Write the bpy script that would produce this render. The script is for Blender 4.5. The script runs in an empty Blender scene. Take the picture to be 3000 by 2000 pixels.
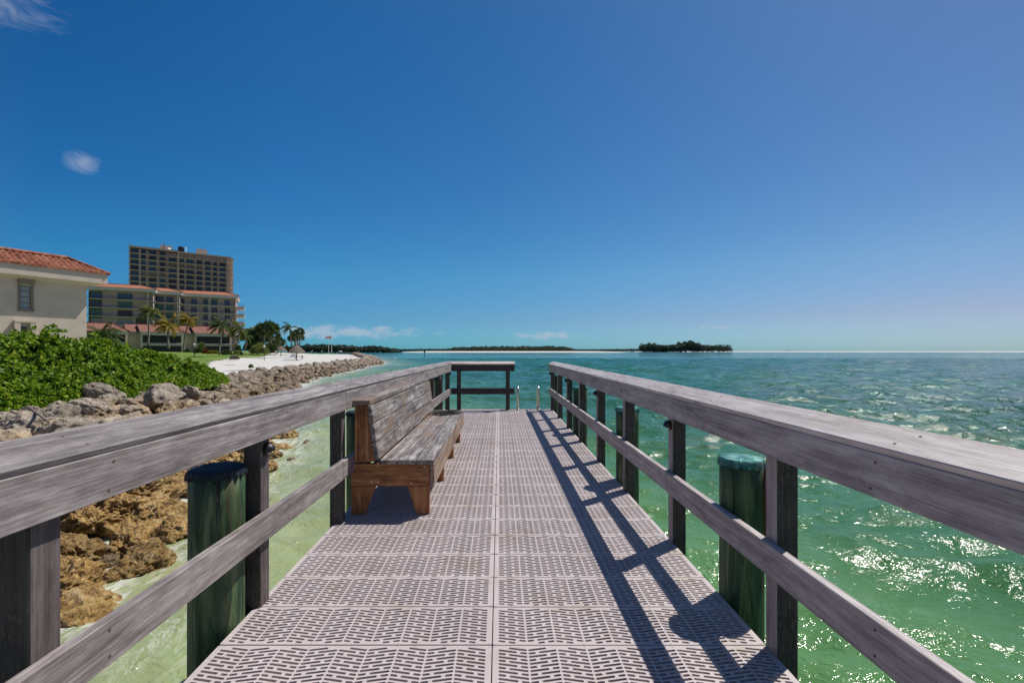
import bpy, bmesh, math, random
import numpy as np
from mathutils import Vector, Matrix, noise as mn
random.seed(7); rng = np.random.default_rng(7)
C = bpy.context.scene.collection
PI = math.pi
F = 1333.0; VX = 1463.0; HY = 1027.0; EYE = 1.317; WZ = -1.48      # lens in photo pixels, eye height over deck, water level

def at(x, y, z):                                                    # point at height z seen at photo pixel (x, y)
    d = F*(EYE-z)/(y-HY); return Vector(((x-VX)/F*d, d, z))
def atd(x, y, d):                                                   # point at depth d
    return Vector(((x-VX)/F*d, d, EYE-(y-HY)/F*d))
def tag(o, label=None, cat=None, group=None, kind=None):
    if label: o['label'] = label
    if cat: o['category'] = cat
    if group: o['group'] = group
    if kind: o['kind'] = kind
    return o
def empty(name, loc, rz=0, label=None, cat=None, group=None):
    o = bpy.data.objects.new(name, None); C.objects.link(o)
    o.location = loc; o.rotation_euler = (0, 0, rz); o.empty_display_size = .2
    return tag(o, label, cat, group)
def pm(o):
    if o is None: return Matrix()
    m = Matrix.LocRotScale(o.location, o.rotation_euler, o.scale)
    return pm(o.parent) @ m
def link(name, me, mats, parent=None, world=None, local=None):
    o = bpy.data.objects.new(name, me); C.objects.link(o)
    if mats is not None:
        for m in (mats if isinstance(mats, (list, tuple)) else [mats]): me.materials.append(m)
    o.parent = parent
    if world is not None: o.matrix_basis = pm(parent).inverted() @ world
    elif local is not None: o.matrix_basis = local
    return o
def npmesh(name, v, f, smooth=False, mi=None):
    me = bpy.data.meshes.new(name)
    v = np.asarray(v, dtype=np.float32); f = np.asarray(f, dtype=np.int32)
    n = f.shape[1]
    me.vertices.add(len(v)); me.vertices.foreach_set('co', v.ravel())
    me.loops.add(f.size); me.loops.foreach_set('vertex_index', f.ravel())
    me.polygons.add(len(f)); me.polygons.foreach_set('loop_start', np.arange(0, f.size, n, dtype=np.int32))
    me.update(calc_edges=True)
    if smooth: me.polygons.foreach_set('use_smooth', np.ones(len(f), dtype=bool))
    if mi is not None: me.polygons.foreach_set('material_index', np.asarray(mi, dtype=np.int32))
    return me
class MB:                                                           # collects shapes into one mesh
    def __init__(s): s.bm = bmesh.new()
    def box(s, x0, x1, y0, y1, z0, z1, mi=0, bev=0):
        r = bmesh.ops.create_cube(s.bm, size=1)['verts']
        for v in r: v.co = Vector(((x0+x1)/2+v.co.x*(x1-x0), (y0+y1)/2+v.co.y*(y1-y0), (z0+z1)/2+v.co.z*(z1-z0)))
        fs = {f for v in r for f in v.link_faces}
        for f in fs: f.material_index = mi
        if bev:
            es = list({e for v in r for e in v.link_edges})
            bmesh.ops.bevel(s.bm, geom=es, offset=bev, segments=1, affect='EDGES')
        return s
    def hexa(s, pts, mi=0, bev=0):                                  # 8 points: bottom 4 ccw, top 4 ccw
        vs = [s.bm.verts.new(p) for p in pts]
        for q in ((3,2,1,0), (4,5,6,7), (0,1,5,4), (1,2,6,5), (2,3,7,6), (3,0,4,7)):
            s.bm.faces.new([vs[i] for i in q]).material_index = mi
        if bev:
            es = list({e for v in vs for e in v.link_edges})
            bmesh.ops.bevel(s.bm, geom=es, offset=bev, segments=1, affect='EDGES')
        return s
    def prism(s, poly, y0, y1, mi=0, bev=0):                        # poly in (x,z), extruded along y
        n = len(poly)
        a = [s.bm.verts.new((p[0], y0, p[1])) for p in poly]; b = [s.bm.verts.new((p[0], y1, p[1])) for p in poly]
        fs = [s.bm.faces.new(a), s.bm.faces.new(b[::-1])]
        for i in range(n): fs.append(s.bm.faces.new((a[i], b[i], b[(i+1) % n], a[(i+1) % n])))
        for f in fs: f.material_index = mi
        if bev:
            es = list({e for v in a+b for e in v.link_edges})
            bmesh.ops.bevel(s.bm, geom=es, offset=bev, segments=1, affect='EDGES')
        return s
    def tube(s, pts, r, n=8, mi=0, cap=True):
        pts = [Vector(p) for p in pts]; rs = r if isinstance(r, (list, tuple)) else [r]*len(pts)
        rings = []; up = Vector((0, 0, 1))
        side = None
        for i, p in enumerate(pts):
            t = (pts[min(i+1, len(pts)-1)]-pts[max(i-1, 0)]).normalized()
            if side is None:
                side = t.cross(up if abs(t.z) < .9 else Vector((1, 0, 0))).normalized()
            side = (side - t*side.dot(t)).normalized(); b = t.cross(side)
            rings.append([s.bm.verts.new(p+(side*math.cos(2*PI*k/n)+b*math.sin(2*PI*k/n))*rs[i]) for k in range(n)])
        for i in range(len(rings)-1):
            for k in range(n):
                f = s.bm.faces.new((rings[i][k], rings[i][(k+1) % n], rings[i+1][(k+1) % n], rings[i+1][k])); f.smooth = True; f.material_index = mi
        if cap:
            for q in (rings[0][::-1], rings[-1]): s.bm.faces.new(q).material_index = mi
        return s
    def disc(s, c, r, h, n=10, mi=0, axis='z'):
        d = {'z': Vector((0, 0, h)), 'x': Vector((h, 0, 0)), 'y': Vector((0, h, 0))}[axis]
        return s.tube([Vector(c), Vector(c)+d], r, n, mi)
    def build(s, name, mats, parent=None, world=None, local=None):
        bmesh.ops.recalc_face_normals(s.bm, faces=s.bm.faces)
        me = bpy.data.meshes.new(name); s.bm.to_mesh(me); s.bm.free()
        return link(name, me, mats, parent, world, local)

# ------------------------------------------------------------------ materials
class NT:
    def __init__(s, name):
        s.m = bpy.data.materials.new(name); s.m.use_nodes = True; s.t = s.m.node_tree
        s.p = s.t.nodes['Principled BSDF']; s.out = s.t.nodes['Material Output']
    def n(s, k, **kw):
        x = s.t.nodes.new(k)
        for a, b in kw.items():
            if a == 'inp':
                for i, v in b.items(): x.inputs[i].default_value = v
            else: setattr(x, a, b)
        return x
    def l(s, a, b): s.t.links.new(a, b)
    def math(s, op, a, b=None, clamp=False):
        x = s.n('ShaderNodeMath', operation=op, use_clamp=clamp)
        for i, v in enumerate((a, b)):
            if v is None: continue
            if isinstance(v, (int, float)): x.inputs[i].default_value = v
            else: s.l(v, x.inputs[i])
        return x.outputs[0]
    def noise(s, vec, scale, detail=5, rough=.55, dist=0, out=0):
        x = s.n('ShaderNodeTexNoise', inp={'Scale': scale, 'Detail': detail, 'Roughness': rough, 'Distortion': dist})
        if vec is not None: s.l(vec, x.inputs['Vector'])
        return x.outputs[out]
    def voro(s, vec, scale, feature='F1', rnd=1):
        x = s.n('ShaderNodeTexVoronoi', feature=feature, inp={'Scale': scale, 'Randomness': rnd}); s.l(vec, x.inputs['Vector']); return x.outputs['Distance']
    def map(s, vec, scale=(1, 1, 1), loc=(0, 0, 0), rot=(0, 0, 0)):
        x = s.n('ShaderNodeMapping', inp={'Scale': scale, 'Location': loc, 'Rotation': rot}); s.l(vec, x.inputs[0]); return x.outputs[0]
    def ramp(s, fac, stops, interp='LINEAR'):
        x = s.n('ShaderNodeValToRGB'); x.color_ramp.interpolation = interp
        e = x.color_ramp.elements
        while len(e) < len(stops): e.new(.5)
        for i, (p, c) in enumerate(stops):
            e[i].position = p; e[i].color = (*c, 1) if not isinstance(c, (int, float)) else (c, c, c, 1)
        s.l(fac, x.inputs[0]); return x.outputs[0]
    def mix(s, fac, a, b, mode='MIX'):
        x = s.n('ShaderNodeMix', data_type='RGBA', blend_type=mode)
        for i, v in ((0, fac), (6, a), (7, b)):
            if isinstance(v, (int, float)): x.inputs[i].default_value = v
            elif isinstance(v, tuple): x.inputs[i].default_value = (*v, 1)
            else: s.l(v, x.inputs[i])
        return x.outputs[2]
    def bump(s, h, strength=.3, dist=.01, normal=None):
        x = s.n('ShaderNodeBump', inp={'Strength': strength, 'Distance': dist}); s.l(h, x.inputs['Height'])
        if normal is not None: s.l(normal, x.inputs['Normal'])
        return x.outputs[0]
    def set(s, col=None, rough=None, normal=None, **kw):
        for k, v in (('Base Color', col), ('Roughness', rough), ('Normal', normal)):
            if v is None: continue
            if isinstance(v, tuple): s.p.inputs[k].default_value = (*v, 1)
            elif isinstance(v, (int, float)): s.p.inputs[k].default_value = v
            else: s.l(v, s.p.inputs[k])
        for k, v in kw.items(): s.p.inputs[k].default_value = v
        return s.m
    def obj(s, rnd=True):
        tc = s.n('ShaderNodeTexCoord').outputs['Object']
        if not rnd: return tc
        oi = s.n('ShaderNodeObjectInfo').outputs['Random']
        v = s.n('ShaderNodeVectorMath', operation='MULTIPLY_ADD')
        s.l(oi, v.inputs[0]); v.inputs[1].default_value = (37, 19, 53); s.l(tc, v.inputs[2])
        return v.outputs[0]
    def pos(s): return s.n('ShaderNodeNewGeometry').outputs['Position']

def plain(name, col, rough=.6, var=.15, scale=3, bump=0, **kw):
    t = NT(name); c = t.obj()
    f = t.noise(c, scale, 6, .6)
    a = tuple(x*(1-var) for x in col); b = tuple(min(1, x*(1+var)) for x in col)
    col_ = t.ramp(f, [(.3, a), (.7, b)])
    nrm = t.bump(t.noise(c, scale*6, 5), bump, .01) if bump else None
    return t.set(col_, rough, nrm, **kw)

def wood(name, dark, mid, light, rough=.62, contrast=1.0, warm=None):
    t = NT(name); c = t.obj()
    wob = t.noise(t.map(c, (1.1, 3.2, 3.2)), 1.0, 3, .5)
    v = t.n('ShaderNodeVectorMath', operation='MULTIPLY_ADD'); t.l(wob, v.inputs[0]); v.inputs[1].default_value = (0, .045, .045); t.l(c, v.inputs[2])
    g = v.outputs[0]
    fine = t.noise(t.map(g, (3.0, 210, 210)), 1.0, 5, .72)
    grain = t.noise(t.map(g, (1.0, 34, 34)), 1.0, 6, .68, .3)
    blot = t.noise(t.map(c, (2.0, 6, 6)), 1.0, 6, .68, .9)
    speck = t.noise(t.map(c, (9, 30, 30)), 1.0, 4, .7)
    s = t.math('ADD', t.math('MULTIPLY', grain, .36), t.math('MULTIPLY', fine, .32))
    s = t.math('ADD', s, t.math('MULTIPLY', blot, .28)); s = t.math('ADD', s, t.math('MULTIPLY', speck, .20))
    w = .102/contrast
    col = t.ramp(s, [(.58-w*.95, dark), (.58, mid), (.58+w*1.0, light)])
    if warm:
        m = t.ramp(t.noise(t.map(c, (1.3, 4, 4), (5, 2, 9)), 1.0, 3, .6), [(.5, 0.), (.68, 1.)])
        col = t.mix(m, col, warm)
    # small knots / nail stains
    kn = t.voro(t.map(c, (1.6, 9, 9)), 1.0)
    col = t.mix(t.ramp(kn, [(.03, .75), (.10, 0.)]), col, tuple(x*.55 for x in dark))
    # checks: thin dark cracks along the grain
    ck = t.noise(t.map(g, (1.2, 75, 75), (3, 7, 1)), 1.0, 2, .5)
    cm = t.ramp(ck, [(.25, 1.), (.30, 0.)])
    col = t.mix(t.math('MULTIPLY', cm, .6), col, tuple(x*.35 for x in dark))
    h = t.math('SUBTRACT', t.math('ADD', t.math('MULTIPLY', fine, .5), grain), t.math('MULTIPLY', cm, .9))
    return t.set(col, rough, t.bump(h, .55, .0025))

M = {}
M['wood_l'] = wood('wood_weathered_grey', (.078, .064, .062), (.178, .155, .152), (.37, .338, .33), .6)
M['wood_r'] = wood('wood_weathered_glare', (.29, .238, .215), (.50, .445, .415), (.68, .63, .60), .5)  # pale tone includes sun glare on the right cap, put into the colour
M['wood_dark'] = wood('wood_dark_brown', (.020, .014, .013), (.045, .034, .032), (.085, .07, .066), .7)  # darkest timber tone, used on the far railing's boards and posts
M['wood_face'] = wood('wood_weathered_mauve', (.105, .086, .082), (.235, .200, .192), (.44, .395, .38), .6)
M['wood_old'] = wood('wood_post_dark', (.050, .038, .035), (.105, .084, .080), (.19, .16, .152), .75, .9)
M['wood_post'] = wood('wood_post', (.17, .138, .132), (.31, .262, .252), (.45, .40, .385), .75, .9)
M['wood_fr'] = wood('wood_weathered_rose', (.19, .158, .152), (.37, .32, .31), (.58, .53, .51), .6)
M['wood_bench'] = wood('wood_bench_grey', (.072, .056, .050), (.190, .163, .152), (.47, .43, .405), .55, 1.4, warm=(.22, .15, .105))
M['wood_brown'] = wood('wood_brown', (.10, .034, .010), (.34, .14, .045), (.56, .27, .10), .6, 1.1)
M['wood_apron'] = wood('wood_apron', (.12, .065, .04), (.27, .18, .125), (.42, .33, .26), .6, 1.2, warm=(.36, .16, .055))
M['screw'] = plain('rusty_screw', (.10, .05, .028), .6)
M['steel'] = NT('brushed_steel').set((.62, .60, .57), .28, None, Metallic=1.0)
M['black'] = plain('black_metal', (.012, .012, .013), .45, .3)
M['black_rope'] = plain('black_cord', (.012, .012, .012), .8, .3)
M['brown_pipe'] = plain('brown_pvc', (.16, .045, .02), .45, .3, 8)

def lens_mat():
    t = NT('lamp_lens'); return t.set((.55, .53, .48), .3, None)
M['lens'] = lens_mat()

def deck_mat():
    t = NT('deck_plastic'); c = t.pos()
    n = t.noise(c, 1.3, 6, .6); n2 = t.noise(c, 60, 3, .6)
    col = t.ramp(n, [(.3, (.44, .375, .365)), (.7, (.545, .475, .465))])
    dirt = t.ramp(t.noise(c, 2.4, 8, .75), [(.53, 0.), (.70, .7)])
    col = t.mix(dirt, col, (.36, .28, .19))
    sp = t.ramp(t.noise(c, 38, 4, .7), [(.66, 0.), (.74, .6)])
    col = t.mix(sp, col, (.24, .19, .15))
    return t.set(col, .55, t.bump(n2, .15, .001))
M['deck'] = deck_mat()

def pile_mat():
    t = NT('pile_green'); c = t.obj()
    st = t.noise(t.map(c, (17, 17, 1.7)), 1, 7, .72, .9)
    col = t.ramp(st, [(.36, (.008, .024, .010)), (.45, (.024, .068, .026)), (.53, (.062, .122, .046)), (.61, (.17, .21, .09)), (.70, (.26, .25, .15))])
    r = t.noise(t.map(c, (5, 5, .7), (3, 1, 2)), 1, 4, .6)
    col = t.mix(t.ramp(r, [(.60, 0.), (.72, .7)]), col, (.085, .040, .014))
    ck = t.noise(t.map(c, (34, 34, .9)), 1, 2, .5)
    cm = t.ramp(ck, [(.31, 1.), (.35, 0.)])
    col = t.mix(cm, col, (.006, .009, .006))
    h = t.math('SUBTRACT', st, cm)
    zz = t.n('ShaderNodeSeparateXYZ'); t.l(t.pos(), zz.inputs[0])
    td = t.n('ShaderNodeMapRange', inp={'From Min': -.75, 'From Max': -1.05}); t.l(t.math('ADD', zz.outputs[2], t.math('MULTIPLY', t.noise(t.pos(), 9, 5, .7), .3)), td.inputs[0])
    bar = t.ramp(t.voro(t.pos(), 42), [(.1, (.30, .29, .25)), (.5, (.035, .040, .020))])
    col = t.mix(td.outputs[0], col, bar)
    return t.set(col, .6, t.bump(h, .9, .012))
M['pile'] = pile_mat()
def copper():
    t = NT('patina_sheet'); c = t.obj()
    col = t.ramp(t.noise(c, 14, 6, .6), [(.3, (.012, .075, .085)), (.55, (.055, .23, .20)), (.75, (.22, .36, .31))])
    return t.set(col, .42, t.bump(t.noise(c, 40, 4), .35, .004), Metallic=.25)
M['patina'] = copper()
def copper_shaded():  # same sheet as the teal caps, with shade put into the colour
    t = NT('patina_sheet_shaded'); c = t.obj()
    col = t.ramp(t.noise(c, 14, 6, .6), [(.3, (.004, .010, .018)), (.6, (.006, .020, .032)), (.8, (.06, .11, .11))])
    return t.set(col, .75, t.bump(t.noise(c, 40, 4), .35, .004))
M['patina_shaded'] = copper_shaded()

def rock_mat(name='limestone', far=False):
    t = NT(name); c = t.obj(); w = t.pos()
    n = t.noise(c, 2.2, 8, .65, .4); n2 = t.noise(w, 16, 7, .75); pit = t.voro(w, 13); pit2 = t.voro(w, 34)
    grey = t.ramp(t.math('ADD', t.math('MULTIPLY', n, .6), t.math('MULTIPLY', n2, .4)), [(.33, (.085, .068, .054)), (.45, (.26, .215, .17)), (.57, (.46, .385, .305)), (.70, (.60, .53, .44))])
    gold = t.ramp(t.math('ADD', t.math('MULTIPLY', n, .5), t.math('MULTIPLY', n2, .5)), [(.34, (.045, .021, .006)), (.43, (.17, .090, .024)), (.52, (.45, .275, .085)), (.65, (.76, .59, .32))])
    if far: gold = t.ramp(t.math('ADD', t.math('MULTIPLY', n, .5), t.math('MULTIPLY', n2, .5)), [(.34, (.030, .019, .011)), (.43, (.11, .070, .035)), (.52, (.26, .170, .085)), (.66, (.50, .37, .21))])
    z = t.n('ShaderNodeSeparateXYZ'); t.l(w, z.inputs[0])
    zz = t.math('ADD', z.outputs[2], t.math('MULTIPLY', t.math('SUBTRACT', t.noise(w, .9, 4), .5), .8))
    wet = t.n('ShaderNodeMapRange', inp={'From Min': -.80, 'From Max': -.25, 'To Min': 1., 'To Max': 0.}); t.l(zz, wet.inputs[0])
    oi = t.n('ShaderNodeObjectInfo').outputs['Random']
    br = t.n('ShaderNodeMapRange', inp={'To Min': .75, 'To Max': 1.2}); t.l(oi, br.inputs[0])
    col = t.mix(wet.outputs[0], grey, gold)
    vm = t.n('ShaderNodeVectorMath', operation='SCALE'); t.l(col, vm.inputs[0]); t.l(br.outputs[0], vm.inputs['Scale'])
    ro = t.n('ShaderNodeMapRange', inp={'To Min': .85, 'To Max': .30}); t.l(wet.outputs[0], ro.inputs[0])
    p = t.ramp(pit, [(.0, 0.), (.35, 1.)]); p2 = t.ramp(pit2, [(.0, 0.), (.3, 1.)])
    h = t.math('ADD', t.math('ADD', t.math('MULTIPLY', p, .8), t.math('MULTIPLY', p2, .4)), t.math('MULTIPLY', n2, 1.5))
    return t.set(vm.outputs[0], ro.outputs[0], t.bump(h, 1.0, .036))
M['rock'] = rock_mat(); M['rock_far'] = rock_mat('limestone_brown', True)
def ground_rock():
    t = NT('rubble_ground'); w = t.pos()
    col = t.ramp(t.noise(w, 4, 8, .7), [(.3, (.04, .028, .016)), (.7, (.2, .14, .085))])
    return t.set(col, .9, t.bump(t.noise(w, 6, 8, .7), 1, .08))
def sand_mat():
    t = NT('white_sand'); w = t.pos()
    col = t.ramp(t.noise(w, .35, 8, .7), [(.3, (.50, .475, .43)), (.7, (.62, .60, .56))])
    return t.set(col, .95, t.bump(t.noise(w, 2.5, 8, .75), .8, .06))
M['sand'] = sand_mat(); M['rubble'] = ground_rock()
def lawn_mat():
    t = NT('lawn_grass'); w = t.pos()
    a = t.noise(w, .12, 6, .6); b = t.noise(w, 3, 6, .8)
    col = t.ramp(t.math('ADD', t.math('MULTIPLY', a, .5), t.math('MULTIPLY', b, .5)), [(.35, (.07, .13, .010)), (.5, (.12, .20, .016)), (.65, (.19, .24, .03))])
    return t.set(col, .9, t.bump(b, .8, .05))
M['lawn'] = lawn_mat()

def leaf(name, cols, rough=.35, trans=.35, spec=.5, scale=1.2):
    t = NT(name)
    rn = t.n('ShaderNodeNewGeometry').outputs['Random Per Island']
    c = t.noise(t.pos(), scale, 3, .5)
    f = t.math('ADD', t.math('MULTIPLY', rn, .62), t.math('MULTIPLY', c, .38))
    col = t.ramp(f, [(i/(len(cols)-1)*.8+.1, k) for i, k in enumerate(cols)])
    t.set(col, rough); t.p.inputs['Specular IOR Level'].default_value = spec
    tr = t.n('ShaderNodeBsdfTranslucent'); mx = t.n('ShaderNodeMixShader', inp={0: trans})
    t.l(col, tr.inputs[0]); t.l(t.p.outputs[0], mx.inputs[1]); t.l(tr.outputs[0], mx.inputs[2]); t.l(mx.outputs[0], t.out.inputs[0])
    return t.m
M['naupaka'] = leaf('naupaka_leaf', [(.030, .095, .006), (.075, .165, .008), (.14, .255, .010), (.23, .34, .014), (.38, .40, .03)], .5, .35, .28)
M['palm'] = leaf('palm_green', [(.025, .05, .012), (.05, .085, .02), (.10, .13, .03)], .65, .35, .2)
M['palm_y'] = leaf('palm_yellow', [(.13, .12, .015), (.26, .19, .02), (.36, .24, .03)], .65, .4, .2)
M['palm_g'] = leaf('palm_olive', [(.05, .07, .015), (.11, .13, .025), (.19, .16, .03)], .65, .35, .2)
M['fan'] = leaf('fan_palm', [(.035, .060, .018), (.065, .10, .028), (.13, .155, .045)], .45, .3)
M['bush'] = leaf('shrub_green', [(.02, .05, .012), (.05, .10, .02), (.11, .15, .03)], .5, .3)
M['bush_l'] = leaf('shrub_lime', [(.10, .16, .03), (.20, .24, .05), (.30, .30, .08)], .5, .3)
M['bush_r'] = leaf('shrub_red', [(.16, .02, .01), (.30, .05, .012), (.25, .12, .02)], .5, .3)
M['bush_y'] = leaf('shrub_yellow', [(.16, .16, .01), (.30, .24, .02), (.14, .14, .02)], .5, .3)
M['mangrove'] = leaf('mangrove', [(.060, .085, .060), (.085, .115, .075), (.12, .15, .095)], .8, .15, .2, .05)
M['gap_shade'] = plain('foliage_gap_shade', (.008, .018, .004), 1.0, .4, 4, **{'Specular IOR Level': 0.})  # near-black core between leaves: shade of the gaps put into its colour
M['trunk'] = plain('palm_trunk', (.20, .17, .14), .9, .35, 5, .5)
M['thatch'] = plain('thatch', (.23, .185, .15), .95, .45, 14, 1.0)
M['stucco'] = plain('stucco_tan', (.56, .475, .385), .9, .08, 1.2, .8)
M['stucco_w'] = plain('stucco_white', (.62, .56, .51), .85, .06, 1.5, .4)
M['fascia_g'] = plain('fascia_grey', (.34, .35, .33), .7, .08, 1)
M['condo_w'] = plain('condo_wall', (.58, .465, .425), .9, .1, .3)
M['condo_shade'] = plain('condo_recess_shade', (.13, .10, .085), .9, .1, .3)  # dark tone for loggia shade, painted rather than built deep
M['tower_w'] = plain('tower_wall', (.60, .44, .37), .9, .1, .3)
M['tower_d'] = plain('tower_recess', (.10, .075, .05), .9, .15, .3)
M['slab_t'] = plain('tower_slab_edge', (.74, .58, .49), .85, .06, .3)
M['shutter'] = plain('shutter_beige', (.30, .25, .20), .7, .08, 1)
M['frame_b'] = plain('window_frame_tan', (.22, .18, .14), .6, .1, 3)
M['rail_d'] = plain('balcony_rail_bronze', (.035, .030, .030), .5, .2, 3)
M['screen'] = plain('dark_screen', (.010, .010, .012), .5, .3, 1)
M['white'] = plain('white_paint', (.78, .78, .76), .5, .04)
M['white_fab'] = plain('white_fabric', (.72, .73, .75), .8, .05)
M['blue_fab'] = plain('blue_fabric', (.05, .10, .30), .8, .1)
M['teal_fab'] = plain('teal_fabric', (.02, .35, .40), .8, .1)
M['navy_fab'] = plain('navy_fabric', (.02, .05, .12), .8, .1)
M['red_fab'] = plain('red_fabric', (.55, .02, .02), .8, .1)
M['green_sign'] = plain('green_board', (.01, .28, .09), .5, .1)
M['skin'] = plain('skin', (.35, .20, .13), .6, .05)
M['dark_wood'] = plain('dark_wood', (.06, .045, .035), .8, .3, 4)
M['glass'] = NT('window_glass').set((.015, .05, .085), .08, None)
M['glass_b'] = NT('window_glass_blue').set((.02, .10, .17), .08, None)
M['glass_t'] = NT('window_glass_teal').set((.01, .15, .11), .10, None)
M['glass_k'] = NT('window_glass_dark').set((.008, .010, .014), .15, None)
M['blind'] = NT('window_blind').set((.30, .36, .38), .5, None)
def tile_mat(name, a, b, c_):
    t = NT(name); w = t.obj(False)
    f = t.noise(t.map(w, (3.4, 3, 3)), 1, 4, .7)
    n2 = t.noise(w, .8, 5, .7)
    col = t.ramp(t.math('ADD', t.math('MULTIPLY', f, .6), t.math('MULTIPLY', n2, .4)), [(.38, a), (.5, b), (.64, c_)])
    return t.set(col, .8, t.bump(f, .3, .02))
M['tile'] = tile_mat('clay_tile', (.10, .028, .014), (.27, .085, .042), (.42, .20, .11))
M['tile_far'] = tile_mat('clay_tile_far', (.26, .085, .042), (.36, .13, .065), (.42, .19, .105))
M['tile_v'] = tile_mat('clay_tile_villa', (.14, .05, .034), (.21, .082, .055), (.30, .155, .11))

def shaded_mildew():  # lichen-mottled post wood, darkened to carry backlit shade
    t = NT('shaded_mildew_wood'); c = t.obj()
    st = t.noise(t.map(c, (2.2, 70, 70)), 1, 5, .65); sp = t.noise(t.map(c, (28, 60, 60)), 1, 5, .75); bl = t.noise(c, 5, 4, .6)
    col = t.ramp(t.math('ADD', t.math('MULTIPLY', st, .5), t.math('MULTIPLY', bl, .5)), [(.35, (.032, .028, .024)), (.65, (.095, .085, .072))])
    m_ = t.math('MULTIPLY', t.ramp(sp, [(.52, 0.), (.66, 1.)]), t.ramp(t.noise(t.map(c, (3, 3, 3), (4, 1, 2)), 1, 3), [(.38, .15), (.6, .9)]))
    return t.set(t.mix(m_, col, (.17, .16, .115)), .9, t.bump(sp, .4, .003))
M['shaded_mildew'] = shaded_mildew()
# ------------------------------------------------------------------ pier deck
deck = empty('pier_deck', (-.03, 4, 0), 0, 'pale grey plastic grating deck of the pier, herringbone slots between two railings', 'pier deck')
PW, PD = 1.222, .298
def panel_mesh():
    cu = bpy.data.curves.new('pc', 'CURVE'); cu.dimensions = '2D'; cu.fill_mode = 'BOTH'; cu.extrude = .024
    def poly(pts):
        s = cu.splines.new('POLY'); s.points.add(len(pts)-1)
        for i, p in enumerate(pts): s.points[i].co = (p[0], p[1], 0, 1)
        s.use_cyclic_u = True
    c = .004
    poly([(c, 0), (PW-c, 0), (PW, c), (PW, PD-c), (PW-c, PD), (c, PD), (0, PD-c), (0, c)])
    nc = 9; mx = .022; cw = (PW-2*mx)/nc; pit = .0218; sw = .0061; sl = .024/cw
    screws = []
    for k in range(nc):
        sgn = 1 if k % 2 == 0 else -1
        x0 = mx+k*cw+.0018; L = cw-.0036
        for j in range(-2, 16):
            vb = .016+j*pit
            for (a, b) in (((0, .65), (.735, 1)) if (j+k) % 2 else ((0, .27), (.355, 1))):
                # column axis: v falls to the right for even columns
                f = lambda t: vb + (-(t-.5)*sl*L*sgn)
                a_, b_ = a, b
                lo, hi = .013, PD-.013
                ts = [t for t in np.linspace(a, b, 25) if lo <= f(t) <= hi]
                if len(ts) < 5: continue
                a_, b_ = ts[0], ts[-1]
                if (b_-a_)*L < .014: continue
                p = Vector((x0+a_*L, f(a_))); q = Vector((x0+b_*L, f(b_))); d = (q-p).normalized(); n = Vector((-d.y, d.x))*sw
                p2 = p+d*sw; q2 = q-d*sw; e = d*sw*.3
                poly([p2+n, p+n*.5+e, p-n*.5+e, p2-n, q2-n, q-n*.5-e, q+n*.5-e, q2+n])
    ob = bpy.data.objects.new('pc', cu); C.objects.link(ob)
    dg = bpy.context.evaluated_depsgraph_get()
    me = bpy.data.meshes.new_from_object(ob.evaluated_get(dg))
    bpy.data.objects.remove(ob)
    bm = bmesh.new(); bm.from_mesh(me)
    bmesh.ops.translate(bm, verts=bm.verts, vec=(0, 0, -.024))
    for f in bm.faces: f.material_index = 0
    bmesh.ops.recalc_face_normals(bm, faces=bm.faces)
    mb = MB(); mb.bm.free(); mb.bm = bm
    for x in (.012, .41, .80, PW-.012):
        for y in (.0075, PD-.0075):
            mb.disc((x, y, -.001), .0042, .0022, 8, 1)
    bm.normal_update(); bm.to_mesh(me); bm.free(); me.name = 'deck_panel'
    me.materials.clear(); me.materials.append(M['deck']); me.materials.append(M['screw'])
    for p in me.polygons: p.use_smooth = False
    return me
pme = panel_mesh()
for r in range(-11, 27):
    for sx in (0, 1):
        y0 = 2.041+.305*r+random.uniform(-.001, .001)
        x0 = -1.256 if sx == 0 else -.029
        o = bpy.data.objects.new('deck_panel', pme); C.objects.link(o); o.parent = deck
        o.location = (x0+.03, y0-4, random.uniform(-.0008, .0008)); o.rotation_euler = (0, 0, random.uniform(-.0012, .0012))
M['beam'] = plain('deck_beam_wood', (.16, .13, .10), .85, .3, 4, .3)
for x in (-1.22, -.62, -.03, .57, 1.16):
    MB().box(x-.02, x+.02, -1.4, 10.26, -.24, -.052).build('stringer', M['beam'], deck, world=Matrix())
for y in (2.25, 4.72, 7.73, 10.12):
    MB().box(-1.24, 1.17, y-.04, y+.04, -.46, -.243).build('cross_beam', M['beam'], deck, world=Matrix())
MB().box(-1.25, 1.19, 10.285, 10.325, -.24, -.004).build('end_fascia', M['beam'], deck, world=Matrix())

# ------------------------------------------------------------------ railings
def board(name, parent, a, b, w, h, mat, roll=0., m0=0., m1=0., bev=.003, screws=(), flip=1):
    """board whose local X runs a->b; w along local Y (left of travel), h along local Z; m0/m1 shear the ends for mitres"""
    a = Vector(a); b = Vector(b); L = (b-a).length; ux = (b-a)/L
    uy = Vector((0, 0, 1)).cross(ux).normalized(); uz = ux.cross(uy)
    R = Matrix((ux, uy, uz)).transposed().to_4x4() @ Matrix.Rotation(roll, 4, 'X')
    mb = MB(); x0, x1 = -L/2, L/2; y0, y1 = -w/2, w/2
    pts = []
    for z in (-h/2, h/2): pts += [(x0+m0*y0, y0, z), (x1+m1*y0, y0, z), (x1+m1*y1, y1, z), (x0+m0*y1, y1, z)]
    mb.hexa(pts, 0, bev)
    for (sx, sy, sz, ax) in screws:
        c = Vector((sx, sy, sz))
        if ax == 'z': mb.disc((sx, sy, h/2-.002), .0045, .003, 8, 1)
        else: mb.disc((sx, sy-.0015 if sy > 0 else sy-.0015, sz), .0045, .003, 8, 1, 'y')
    return mb.build(name, [mat, M['screw']], parent, world=Matrix.Translation((a+b)/2) @ R)
def xl(d): return -(1.24-.14*(d-1.2)/9.1)
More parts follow.
